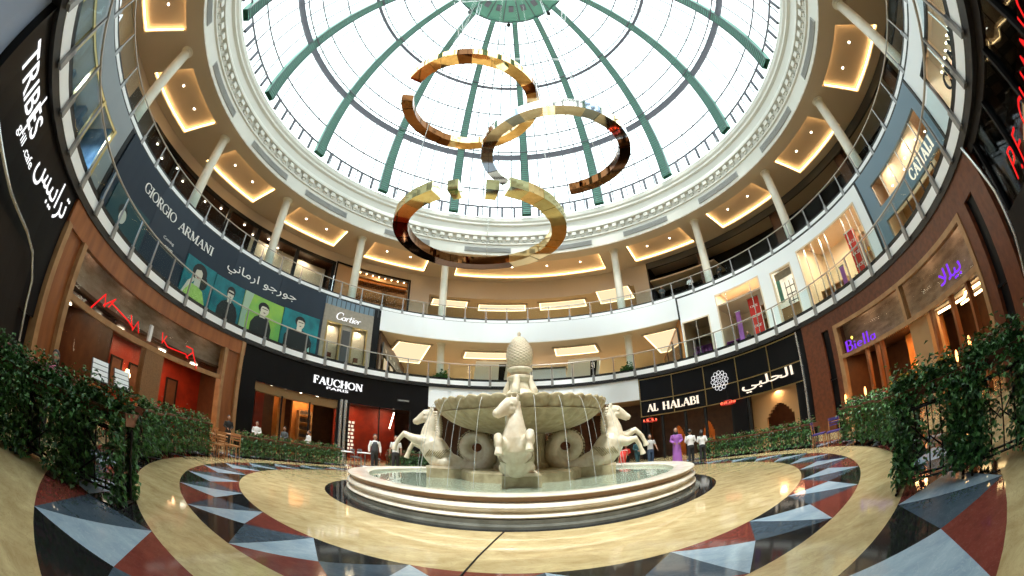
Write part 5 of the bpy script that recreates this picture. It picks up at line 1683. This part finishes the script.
# ------------------------------------------------------------------ hanging mirror rings
def mirror_ring(label, c, r, w, hgt, a0, a1, tilt, pieces=(), seed=1, tone=lambda a, rnd: 0):
    """open ring of large mirror plates running from angle a0 to a1 (from +X towards +Y)"""
    rnd = random.Random(seed)
    t = thing('hanging_ring', label, 'hanging sculpture', c)
    rot = Matrix.Rotation(tilt, 3, 'X')
    mats = [K['mirror'], K['bronze'], K['reflwhite'], K['reflblue'], K['reflgreen']]
    def seg_mesh(name, a0, a1, parent, drop=0.0):
        n = max(1, int(abs(a1 - a0) / 11))
        m = MB()
        for i in range(n):
            b0, b1 = a0 + (a1 - a0) * i / n, a0 + (a1 - a0) * (i + 1) / n
            sec = []
            dz, dr = rnd.uniform(-.012, .012), rnd.uniform(-.012, .012)
            for a in (b0, b0 + (b1 - b0) / 3, b0 + (b1 - b0) * 2 / 3, b1):
                a = math.radians(a)
                q = []
                for rr, zz in ((r - w / 2, -hgt / 2), (r + w / 2, -hgt / 2), (r + w / 2, hgt / 2), (r - w / 2, hgt / 2)):
                    q.append(Vector(c) + rot @ Vector(((rr + dr) * math.cos(a), (rr + dr) * math.sin(a), zz + dz - drop)))
                sec.append(q)
            mi = tone((b0 + b1) / 2 % 360, rnd)  # plate tint by angle paints reflections into the metal colour
            for A, B_ in zip(sec, sec[1:]):
                for j in range(4): m.add([A[j], A[(j + 1) % 4], B_[(j + 1) % 4], B_[j]], [(0, 1, 2, 3)], mi)
            m.add(sec[0], [(0, 1, 2, 3)], mi)
            m.add(sec[-1], [(3, 2, 1, 0)], mi)
        return m.build(name, mats, parent)
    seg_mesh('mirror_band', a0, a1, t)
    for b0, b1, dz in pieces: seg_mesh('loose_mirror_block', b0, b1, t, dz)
    for k in range(3):
        a = math.radians(a0 + (a1 - a0) * (.12 + .38 * k))
        p = Vector(c) + rot @ Vector((r * math.cos(a), r * math.sin(a), hgt / 2))
        MB().tube([p, Vector((p.x * .5, p.y * .5, 27.2))], .008, 4).build('cable', K['silver'], t)
    return t
mirror_ring('lowest and widest of the three hanging mirror rings, half tinted with dark reflections, half gold', (-.98, .12, 6.53), 2.13, .40, .26, -68, 248, .06, ((258, 264, .12), (279, 286, .16)), 3,
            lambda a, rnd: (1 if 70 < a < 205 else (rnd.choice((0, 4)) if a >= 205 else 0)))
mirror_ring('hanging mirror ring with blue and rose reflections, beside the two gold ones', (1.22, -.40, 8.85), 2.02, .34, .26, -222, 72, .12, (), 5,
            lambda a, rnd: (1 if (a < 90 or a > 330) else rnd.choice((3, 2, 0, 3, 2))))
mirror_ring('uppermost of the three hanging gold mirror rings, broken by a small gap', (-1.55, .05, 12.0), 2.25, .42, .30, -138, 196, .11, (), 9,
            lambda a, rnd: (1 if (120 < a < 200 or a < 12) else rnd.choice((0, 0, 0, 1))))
t = thing('truss_rig', 'thin white square lighting truss hanging below the dome hub', 'truss', (0, 0, 19))
def truss(p0, p1, wd=.16, name='truss_bar'):
    p0, p1 = Vector(p0), Vector(p1)
    d = (p1 - p0)
    n = max(3, int(d.length / .45))
    x = d.orthogonal().normalized() * wd
    m = MB()
    m.tube([p0 + x, p1 + x], .02, 4)
    m.tube([p0 - x, p1 - x], .02, 4)
    for i in range(n):
        a, b = p0 + d * (i / n), p0 + d * ((i + 1) / n)
        m.tube([a + x * (1 if i % 2 else -1), b - x * (1 if i % 2 else -1)], .012, 4)
    m.build(name, K['white'], t)
zq = 19.5
cs = [(-2.6, -1.2, zq), (2.6, -1.2, zq), (2.6, 2.6, zq), (-2.6, 2.6, zq)]
for i in range(4): truss(cs[i], cs[(i + 1) % 4])
for q in cs: truss(q, (q[0] * .8, q[1] * .8, 27.2), .12, 'truss_hanger')

# ------------------------------------------------------------------ planters
def leaf_cloud(mb, n, region, size, rnd, mi=0, hang=0.0):
    for _ in range(n):
        p = region(rnd)
        s = size * rnd.uniform(.7, 1.35)
        th = rnd.uniform(0, 2 * PI)
        d = Vector((math.cos(th), math.sin(th), rnd.uniform(-.9, .5) - hang)).normalized()
        side = d.cross(Vector((rnd.uniform(-.5, .5), rnd.uniform(-.5, .5), 1))).normalized()
        up = side.cross(d) * .25 * s
        m_ = mi if rnd.random() < .7 else 1
        mb.add([p, p + d * s * .5 + side * s * .34 + up, p + d * s, p + d * s * .5 - side * s * .34 + up], [(0, 1, 2), (0, 2, 3)], m_)

def make_planter(wd, h, nleaf, leafsize, drape, flower, seed, open_mid=False):
    """planter in local coordinates: width along X, front towards -Y"""
    rnd = random.Random(seed)
    t = thing('planter', '', 'planter')
    th0 = h - .20
    f = MB()
    for s in (-1, 1):
        for y in (-.09, .09): f.tube([(s * wd * .46, y, 0.0), (s * wd * .46, y, th0)], .014, 6)
        f.tube([(s * wd * .46, -.16, .015), (s * wd * .46, .16, .015)], .014, 6)
    for z in (.10, th0 - .04):
        for y in (-.09, .09): f.tube([(-wd * .46, y, z), (wd * .46, y, z)], .012, 6)
    f.tube([(-wd * .46, -.09, .10), (0, -.09, th0 * .55), (wd * .46, -.09, .10)], .010, 5)
    f.tube([(-wd * .46, -.09, th0 - .04), (0, -.09, th0 * .45), (wd * .46, -.09, th0 - .04)], .010, 5)
    for k in range(5):
        x = wd * (-.36 + .18 * k)
        f.tube([(x, .09, .10), (x, .09, th0 - .04)], .008, 5)
    f.build('iron_frame', K['iron'], t)
    m = MB()
    v = [(-wd * .49, -.11, th0 + .03), (wd * .49, -.11, th0 + .03), (wd * .49, .11, th0 + .03), (-wd * .49, .11, th0 + .03), (-wd * .5, -.16, th0 + .14), (wd * .5, -.16, th0 + .14), (wd * .5, .16, th0 + .14), (-wd * .5, .16, th0 + .14)]
    m.add(v, [(0, 1, 2, 3), (0, 1, 5, 4), (1, 2, 6, 5), (2, 3, 7, 6), (3, 0, 4, 7), (4, 5, 6, 7)])
    m.box((0, -.165, th0 + .13), (wd * 1.0, .03, .035))
    m.build('trough', K['trough'], t)
    lf = MB()
    def top(r):
        x = r.uniform(-.46, .46) * wd
        y = r.gauss(0, .12)
        return Vector((x, y, h - .03 - abs(y) * .9 + abs(r.gauss(0, .085))))
    def hang(r):
        if open_mid:
            x = (r.choice((-1, 1)) * (.5 - abs(r.gauss(0, .17)))) * wd
        else: x = r.uniform(-.46, .46) * wd
        u = r.random() ** .8
        z = h - .05 - u * drape
        y = r.choice((-1, -1, 1)) * (.15 + r.gauss(.02, .03))
        return Vector((x, y, z))
    leaf_cloud(lf, int(nleaf * .35), top, leafsize, rnd)
    leaf_cloud(lf, int(nleaf * .65), hang, leafsize, rnd, hang=.5)
    for _ in range(14):
        p = hang(rnd)
        lf.tube([Vector((p.x, p.y * .7, h - .08)), Vector((p.x, p.y, (h + p.z) / 2)), p], .005, 4, mi=1)
    lf.build('foliage', [K['leaf'], K['leafdark']], t)
    if flower:
        fl = MB()
        for _ in range(22 if nleaf > 1000 else 9):
            c = Vector((rnd.uniform(-.48, .48) * wd, rnd.gauss(0, .09), h + rnd.uniform(.0, .08)))
            a0 = rnd.uniform(0, 2)
            for j in range(5):
                a = a0 + 2 * PI * j / 5
                d = Vector((math.cos(a), math.sin(a), .4)) * .03
                sd = Vector((-math.sin(a), math.cos(a), 0)) * .015
                fl.add([c, c + d * .6 + sd, c + d, c + d * .6 - sd], [(0, 1, 2, 3)])
            fl.ell(c + Vector((0, 0, .008)), (.01, .01, .01), 6, 4)
        fl.build('flowers', K[flower], t)['kind'] = 'stuff'
    return t

protos = {}
def planter(kind, p, rz, label, group=None):
    spec = {'far': (.60, .86, 520, .075, .72, 'rose', 11), 'far2': (.60, .83, 520, .075, .70, 'pink', 12), 'low': (.60, .66, 420, .07, .56, 'rose', 13),
            'near': (.70, .85, 4200, .055, .74, 'pink', 21), 'near2': (.70, .86, 4200, .055, .78, 'orange', 22), 'tall': (.74, .95, 4600, .055, .80, 'yellow', 23), 'tall2': (.74, .95, 4600, .055, .82, 'rose', 24)}[kind]
    if kind not in protos:
        t = make_planter(*spec, open_mid=kind.startswith(('near', 'tall')))
        protos[kind] = t
    else: t = copy_tree(protos[kind])
    t.location = Vector(p) * S
    t.rotation_euler.z = rz
    t['label'] = label
    if group: t['group'] = group
    elif 'group' in t: del t['group']
    return t
def row(kinds, a0, a1, R, label, group):
    n = max(1, round(abs(a1 - a0) / 360 * 2 * PI * R / .64))
    for i in range(n):
        a = a0 + (a1 - a0) * (i + .5) / n
        planter(kinds[i % len(kinds)], P(a, R, 0), -math.radians(a), label, group)
row(('far', 'far2'), -134.5, -103.5, 7.28, 'planter trough of trailing green plants in the row before the red restaurant', 'planter row before the red restaurant')
row(('low',), -92.5, -57.5, 7.35, 'low planter of trailing green plants in the row before the black cafe front', 'planter row before the black cafe')
row(('low',), -41, -22, 7.8, 'low planter of trailing plants behind the fountain horse at the left', 'planter row behind the left fountain horse')
row(('low',), 57.8, 97.0, 7.3, 'low planter of trailing plants in the row before the black brass-gridded restaurant', 'planter row before the black brass-gridded restaurant')
row(('far', 'far2'), 107.8, 137.0, 7.35, 'planter trough of trailing green plants in the row before the violet-lettered restaurant', 'planter row before the violet-lettered restaurant')
def line(kinds, p0, p1, labels, R0=0):
    p0, p1 = Vector(p0), Vector(p1)
    d = p1 - p0
    n = len(labels)
    rz = math.atan2(d.y, d.x)
    for i in range(n):
        q = p0 + d * (i + .5) / n
        planter(kinds[i % len(kinds)], (q.x, q.y, 0), rz, labels[i])
line(('near2', 'near', 'near'), (-3.14, -6.40, 0), (-4.95, -7.66, 0), [
    'near planter with orange flowers at the inner end of the left row',
    'near planter with pink flowers, second from the inner end of the left row',
    'outermost near planter of the left row, at the left edge of the photo'])
line(('tall', 'tall2', 'tall'), (4.15, -8.30, 0), (3.20, -6.18, 0), [
    'tall planter at the right edge of the photo, nearest to the viewer',
    'tall planter, middle one of the three near planters at the right',
    'tall planter with yellow flowers at the inner end of the right row'])

# ------------------------------------------------------------------ chairs and tables
def make_chair(wood, seatmat):
    t = thing('chair', '', 'chair')
    for x in (-.14, .14):
        MB().tube([(x, -.14, 0), (x, -.13, .31)], .013, 6).build('leg', K[wood], t)
        MB().tube([(x, .16, 0), (x, .14, .31), (x, .18, .62)], .013, 6).build('leg', K[wood], t)
    MB().box((0, 0, .32), (.32, .32, .035)).build('seat', K[seatmat], t)
    m = MB()
    for z in (.46, .52, .58): m.box((0, .165, z), (.29, .015, .03))
    m.box((0, .18, .61), (.31, .022, .045))
    m.build('backrest', K[seatmat], t)
    return t
def make_table(mat, leg):
    t = thing('table', '', 'table')
    MB().lathe([(0, .49), (.30, .49), (.31, .505), (.30, .52), (0, .52)], n=28).build('tabletop', K[mat], t)
    MB().tube([(0, 0, .02), (0, 0, .49)], .025, 8).build('pedestal', K[leg], t)
    MB().lathe([(0, 0), (.18, 0), (.17, .02), (.03, .035), (0, .035)], n=20).build('foot', K[leg], t)
    return t
CH = {}
def put(kind, p, rz, label, group=None):
    if kind not in CH:
        CH[kind] = make_chair(*kind[1:]) if kind[0] == 'c' else make_table(*kind[1:])
        t = CH[kind]
    else: t = copy_tree(CH[kind])
    t.location = Vector(p) * S
    t.rotation_euler.z = rz
    t['label'] = label
    if group: t['group'] = group
    elif 'group' in t: del t['group']
    return t
for i, (a, R, d) in enumerate(((-103, 7.0, .3), (-99.5, 7.15, 2.6), (-96.2, 7.05, .4), (-100.5, 7.75, 3.4), (-94.5, 7.7, 2.9))):
    put(('c', 'chairwood', 'chairwood'), P(a, R, 0), d, 'light wooden slat-back chair in the gap between the left planter rows', 'wooden chairs in the left gap')
put(('t', 'chairwood', 'iron'), P(-98, 7.45, 0), 0, 'round wooden table between the wooden chairs at the left gap')
for i, (a, R, d) in enumerate(((-57.2, 7.4, .5), (-51.8, 7.4, 2.5), (-50.2, 7.9, -.6), (-45.2, 7.5, 2.0))):
    put(('c', 'silver', 'cl_grey'), P(a, R, 0), d, 'silver-framed cafe chair near the two waiters', 'silver chairs near the waiters')
put(('t', 'cl_white', 'silver'), P(-54.5, 7.6, 0), 0, 'round white cafe table at the end of the low planter row, left of the waiters')
put(('t', 'cl_white', 'silver'), P(-48.0, 7.7, 0), 0, 'round white cafe table directly behind the waiter in the vest')
put(('c', 'chairwood', 'cl_indigo'), P(100.5, 7.1, 0), .6, 'wooden chair with indigo seat in the planter gap, nearer the brass-gridded restaurant')
put(('c', 'chairwood', 'cl_indigo'), P(104.2, 7.25, 0), -1.0, 'wooden chair with indigo seat in the planter gap, nearer the violet lettering')
put(('t', 'chairwood', 'iron'), P(102.4, 7.7, 0), 0, 'small round wooden table behind the two indigo chairs')
for a in (-84, -76, -68, -62):
    put(('t', 'chairwood', 'iron'), P(a, 8.7, 0), 0, 'dark wood cafe table behind the low planters before the black cafe', 'tables behind the low planters')
    for s in (-3.3, 3.3): put(('c', 'iron', 'chairwood'), P(a + s, 8.7, 0), s, 'dark cafe chair behind the low planters before the black cafe', 'chairs behind the low planters')
for a in (-126, -116, -108):
    put(('t', 'chairwood', 'iron'), P(a, 8.6, 0), 0, 'dark wood table behind the planters before the red restaurant', 'tables before the red restaurant')
    for s in (-3.6, 3.6): put(('c', 'iron', 'chairwood'), P(a + s, 8.6, 0), s, 'dark chair behind the planters before the red restaurant', 'chairs before the red restaurant')

# menu stands
def menu_stand(label, p, rz):
    t = thing('menu_stand', label, 'menu stand', p)
    q = Vector(p)
    MB().tube([q, q + Vector((0, 0, .95))], .02, 6).build('pole', K['iron'], t)
    MB().lathe([(0, 0), (.16, 0), (.15, .02), (0, .03)], (q.x, q.y), 16).build('foot', K['iron'], t)
    R_ = Matrix.Rotation(rz, 3, 'Z') @ Matrix.Rotation(math.radians(38), 3, 'X')
    MB().box(q + Vector((0, 0, 1.12)), (.36, .56, .03), rot=R_).build('board', K['iron'], t)
    for k in range(4):
        MB().box(q + Vector((0, 0, 1.12)) + R_ @ Vector((0, -.2 + .135 * k, .018)), (.32, .11, .008), rot=R_).build('menu_card', K['cl_white'], t)
menu_stand('tilted menu board of white cards, nearer the photo edge, before the red restaurant', P(-128.5, 8.35, 0), 1.2)
menu_stand('tilted menu board of white cards, nearer the mosaic pillar, before the red restaurant', P(-121.5, 8.35, 0), 1.2)

o = MB().tube([(-.18, -4.05, .006), (-.27, -4.55, .006), (-.36, -5.1, .006), (-.42, -5.6, .006), (-.5, -6.4, .006)], .008, 6).build('cable', K['blackmat'], org=(-.3, -5, 0))
tag(o, 'thin dark cable lying across the beige floor in front of the basin', 'cable')

# plants at the foot of the wing columns
for az, lab in ((-19.7, 'small green plant in a dark pot at the foot of the left wing column'), (28.0, 'small green plant in a dark pot at the foot of the right wing column')):
    q = P(az, 12.6, HB)
    t = thing('potted_plant', lab, 'plant', q)
    MB().lathe([(0, HB), (.16, HB), (.22, HB + .34), (.2, HB + .34), (0, HB + .3)], tuple(q[:2]), 16).build('pot', K['char'], t)
    m = MB()
    rnd = random.Random(4)
    leaf_cloud(m, 420, lambda r: q + Vector((r.gauss(0, .16), r.gauss(0, .16), .38 + abs(r.gauss(0, .22)))), .17, rnd)
    m.build('foliage', [K['leaf'], K['leafdark']], t)

# ------------------------------------------------------------------ people
def person(label, p, face, H=1.2, top='cl_white', legs='cl_black', vest=None, robe=False, hair='short', sleeve='long', arms='down', stride=.06, tie=False, scarf=None, sit=False):
    """figure H high; FACE is the heading in degrees (azimuth the person looks towards)"""
    q0 = Vector(p)
    t = thing('person', label, 'person', q0)
    a = math.radians(face)
    Fw = Vector((math.sin(a), math.cos(a), 0))
    Rt = Vector((Fw.y, -Fw.x, 0))
    def W(x, y, z): return q0 + Rt * x * H + Fw * y * H + Vector((0, 0, z * H))
    hs = .100
    hip, kn, sh = .52, .28, .82
    if arms == 'down': AR = {s: [(s * hs, 0, sh - .01), (s * .150, -.01, .655), (s * .155, .03, .515)] for s in (-1, 1)}
    elif arms == 'front': AR = {s: [(s * hs, 0, sh - .01), (s * .150, .0, .66), (s * .07, .12, .60)] for s in (-1, 1)}
    else: AR = {-1: [(-hs, 0, sh - .01), (-.16, 0, .67), (-.20, .06, .54)], 1: [(hs, 0, sh - .01), (.16, .02, .67), (.10, .13, .70)]}
    LG = {s: [(s * .05, 0, hip), (s * .055, s * stride * .5 + .01, kn), (s * .055, s * stride - .01, .045)] for s in (-1, 1)}
    b = MB()
    # head and neck
    b.ell(W(0, .01, .935), (.052 * H, .062 * H, .067 * H), 14, 10, rot=Matrix.Rotation(-a, 3, 'Z'))
    b.sweep([W(0, .0, .80), W(0, .0, .85), W(0, .01, .90)], [.035 * H, .028 * H, .03 * H], [.035 * H, .028 * H, .03 * H], Rt, 10)
    b.ell(W(0, .075, .93), (.009 * H, .012 * H, .016 * H), 8, 6)       # nose
    b.ell(W(0, .055, .895), (.024 * H, .02 * H, .016 * H), 8, 6)       # chin
    for s in (-1, 1): b.ell(W(s * .054, 0, .932), (.008 * H, .012 * H, .018 * H), 6, 5)
    b.sweep([W(0, 0, .50), W(0, 0, .62), W(0, 0, .72), W(0, 0, .81)], [.06 * H, .055 * H, .06 * H, .04 * H], [.085 * H, .075 * H, .095 * H, .07 * H], Rt, 12)
    for s in (-1, 1):
        b.sweep([W(*v) for v in AR[s]], [.032 * H, .025 * H, .017 * H], [.032 * H, .025 * H, .017 * H], Rt, 8)
        b.sweep([W(*v) for v in LG[s]], [.055 * H, .038 * H, .024 * H], [.055 * H, .038 * H, .024 * H], Rt, 8)
        v = LG[s][2]
        b.sweep([W(v[0], v[1] - .03, .02), W(v[0], v[1] + .04, .025), W(v[0], v[1] + .10, .015)], [.02 * H, .024 * H, .012 * H], [.025 * H, .028 * H, .02 * H], Rt, 8)
    body = b.build('body', K['skin'], t, remesh=.009 * H / 1.2)
    # hands with five fingers, joined to the wrists
    for s in (-1, 1):
        hb = MB()
        e, w_ = Vector(AR[s][1]), Vector(AR[s][2])
        d = (w_ - e).normalized()
        lt = Vector((0, 1, 0)) if abs(d.y) < .7 else Vector((0, 0, 1))
        lt = (lt - d * d.dot(lt)).normalized()
        hb.sweep([W(*(w_)), W(*(w_ + d * .025)), W(*(w_ + d * .05))], [.010 * H, .011 * H, .009 * H], [.018 * H, .022 * H, .02 * H], (W(*lt) - W(0, 0, 0)).normalized(), 8)
        for k in range(4):
            o = lt * (-.018 + .012 * k)
            L = (.034, .040, .038, .030)[k]
            hb.tube([W(*(w_ + d * .048 + o)), W(*(w_ + d * (.048 + L * .55) + o * 1.1)), W(*(w_ + d * (.048 + L) + o + Vector((-s * .008, 0, 0))))], [.0055 * H, .005 * H, .004 * H], 5)
        hb.tube([W(*(w_ + d * .015 + lt * .018)), W(*(w_ + d * .035 + lt * .034)), W(*(w_ + d * .052 + lt * .038))], [.006 * H, .0055 * H, .0045 * H], 5)
        hb.build('hand', K['skin'], body, smooth=True)
    # clothes
    c = MB()
    if robe:
        c.sweep([W(0, .02, .03), W(0, .01, .30), W(0, 0, .50), W(0, 0, .62), W(0, 0, .74), W(0, 0, .815), W(0, 0, .845)], [.13 * H, .11 * H, .09 * H, .075 * H, .078 * H, .06 * H, .035 * H], [.14 * H, .12 * H, .11 * H, .095 * H, .115 * H, .10 * H, .04 * H], Rt, 18)
    else:
        c.sweep([W(0, 0, .49), W(0, 0, .56), W(0, 0, .64), W(0, 0, .73), W(0, 0, .80), W(0, 0, .84)], [.072 * H, .07 * H, .066 * H, .072 * H, .058 * H, .032 * H], [.098 * H, .092 * H, .088 * H, .112 * H, .108 * H, .036 * H], Rt, 18)
    for s in (-1, 1):
        A = [Vector(v) for v in AR[s]]
        if sleeve == 'short': A = [A[0], A[0].lerp(A[1], .5), A[0].lerp(A[1], .9)]
        c.sweep([W(*v) for v in A], [.043 * H, .036 * H, .028 * H], [.043 * H, .036 * H, .028 * H], Rt, 10)
    c.build('robe' if robe else 'shirt', K[top], t, remesh=.009 * H / 1.2)
    if not robe:
        c = MB()
        c.sweep([W(0, 0, .44), W(0, 0, .50), W(0, 0, .56)], [.072 * H, .075 * H, .07 * H], [.098 * H, .10 * H, .09 * H], Rt, 16)
        for s in (-1, 1): c.sweep([W(*LG[s][0]), W(*LG[s][1]), W(LG[s][2][0], LG[s][2][1], .06)], [.066 * H, .05 * H, .042 * H], [.062 * H, .048 * H, .04 * H], Rt, 12)
        c.build('trousers', K[legs], t, remesh=.009 * H / 1.2)
        c = MB()
        for s in (-1, 1):
            v = LG[s][2]
            c.sweep([W(v[0], v[1] - .04, .022), W(v[0], v[1] + .03, .028), W(v[0], v[1] + .11, .014)], [.026 * H, .03 * H, .014 * H], [.03 * H, .034 * H, .022 * H], Rt, 10)
        c.build('shoes', K['cl_black'], t, smooth=True)
    if vest:
        c = MB()
        c.sweep([W(0, 0, .51), W(0, 0, .58), W(0, 0, .64), W(0, 0, .73), W(0, 0, .80)], [.08 * H, .076 * H, .072 * H, .078 * H, .062 * H], [.102 * H, .096 * H, .092 * H, .106 * H, .085 * H], Rt, 18)
        c.build('vest', K[vest], t, smooth=True)
    if tie:
        c = MB().sweep([W(0, .060, .80), W(0, .078, .70), W(0, .078, .60)], [.008 * H, .01 * H, .006 * H], [.010 * H, .018 * H, .014 * H], Rt, 8)
        c.build('tie', K['cl_black'], t, smooth=True)
    c = MB()
    if scarf:
        c.sweep([W(0, -.01, .80), W(0, -.015, .87), W(0, -.012, .93), W(0, -.008, .985), W(0, -.005, 1.008)], [.07 * H, .06 * H, .066 * H, .05 * H, .02 * H], [.09 * H, .062 * H, .062 * H, .048 * H, .02 * H], Rt, 14)
        c.build('headscarf', K[scarf], t, smooth=True)
    else:
        c.ell(W(0, -.014, .962), (.059 * H, .066 * H, .060 * H), 14, 9, rot=Matrix.Rotation(-a, 3, 'Z'))
        if hair == 'long': c.sweep([W(0, -.03, .97), W(0, -.055, .90), W(0, -.06, .82)], [.05 * H, .035 * H, .02 * H], [.06 * H, .065 * H, .05 * H], Rt, 12)
        c.build('hair', K['hair'], t, smooth=True)
    return t
MEN = [
    ('person in a white shirt and dark vest standing beyond the fountain, arms down', (-4.70, 3.55), 150, dict(H=1.22, top='cl_white', vest='cl_vest', legs='cl_black', arms='down')),
    ('person in a short-sleeved white shirt and dark tie, next to the one in a vest', (-4.15, 4.1), 170, dict(H=1.24, top='cl_white', legs='cl_black', sleeve='short', arms='down', tie=True)),
    ('person in a long violet robe and black headscarf behind the basin at the right', (4.90, 3.05), 200, dict(H=1.22, top='cl_violet', robe=True, scarf='cl_black', arms='front')),
    ('person in a pale grey T-shirt and jeans behind the basin beside the rearing horse', (4.35, 4.05), 190, dict(H=1.12, top='cl_lgrey', legs='cl_jeans', sleeve='short', arms='out')),
    ('person in dark teal clothes half hidden between the rearing horse and the pale T-shirt', (4.0, 4.45), 160, dict(H=1.02, top='cl_teal', legs='cl_teal', hair='long', arms='front')),
    ('child-sized person in a red top beside the pushchair behind the rearing horse', (3.62, 4.5), 200, dict(H=.86, top='cl_red', legs='cl_black', arms='front')),
    ('person in a white top walking away right of the violet robe', (5.35, 2.95), 20, dict(H=1.10, top='cl_white', legs='cl_black', arms='front')),
    ('person in a white top and black skirt standing by the end of the right planters', (5.75, 2.9), 30, dict(H=1.02, top='cl_white', legs='cl_black', arms='front', hair='long')),
]
for lab, (x, y), fc, kw in MEN: person(lab, (x, y, 0), fc, **kw)
person('person in a pink top with dark hair behind the near left planters', (P(-137, 8.7, 0).x, P(-137, 8.7, 0).y, 0), 120, H=1.12, top='cl_pink', arms='front', hair='long')
person('person in dark clothes in the shop doorway between the banners on the first floor', P(58.2, 13.1, HB), 230, H=1.1, top='cl_black', arms='out', hair='long')
person('person in grey standing beside the tall red banner on the first floor', P(59.9, 13.6, HB), 200, H=1.0, top='cl_grey', arms='front')
person('person in dark clothes in the lit doorway of the wide barred window', P(87.0, 13.0, HB), 250, H=1.1, top='cl_black', arms='front')
for i, (az, R, tp) in enumerate(((38.2, 13.6, 'cl_grey'), (45.8, 13.6, 'cl_white'), (53.8, 13.6, 'cl_black'))):
    person(('person in grey', 'person in white', 'person in black')[i] + ' behind the top gallery railing before the dark recess', P(az, R, 8.38), 200 + 20 * i, H=1.15, top=tp, arms='front')
for i, (az, tp) in enumerate(((-81, 'cl_black'), (-73.2, 'cl_white'), (-65.5, 'cl_grey'), (-58.8, 'cl_white'))):
    person('person in ' + ('black', 'white', 'grey', 'a white shirt')[i] + (' among the tables before the black cafe, behind the low planters', ' among the cafe tables, near the middle of the low planter row', ' among the cafe tables, before the amber opening', ' among the cafe tables, nearest the steel posts')[i], P(az, 9.5, 0), 120 + 30 * i, H=1.08, top=tp, arms='front')
# pushchair
t = thing('pushchair', 'red and black pushchair behind the basin below the rearing horse', 'pushchair', (3.35, 4.1, 0))
q = Vector((3.35, 4.1, 0))
for dx, dy in ((-.13, -.15), (.13, -.15), (-.13, .17), (.13, .17)):
    MB().tube([q + Vector((dx, dy + .07 * math.cos(b), .07 + .07 * math.sin(b))) for b in [2 * PI * i / 12 for i in range(12)]], .016, 5, closed=True).build('wheel', K['iron'], t)
MB().tube([q + Vector((-.13, .17, .08)), q + Vector((-.13, -.12, .5)), q + Vector((-.13, -.25, .68)), q + Vector((.13, -.25, .68)), q + Vector((.13, -.12, .5)), q + Vector((.13, .17, .08))], .012, 6).build('frame', K['silver'], t)
MB().sweep([q + Vector((0, .16, .22)), q + Vector((0, .02, .24)), q + Vector((0, -.1, .36)), q + Vector((0, -.13, .55))], [.03, .05, .05, .03], [.12, .12, .12, .11], Vector((1, 0, 0)), 12).build('seat', K['cl_red'], t, smooth=True)
MB().sweep([q + Vector((0, -.14, .52)), q + Vector((0, -.04, .63)), q + Vector((0, .10, .60))], [.02, .03, .015], [.12, .13, .12], Vector((1, 0, 0)), 12).build('hood', K['cl_red'], t, smooth=True)
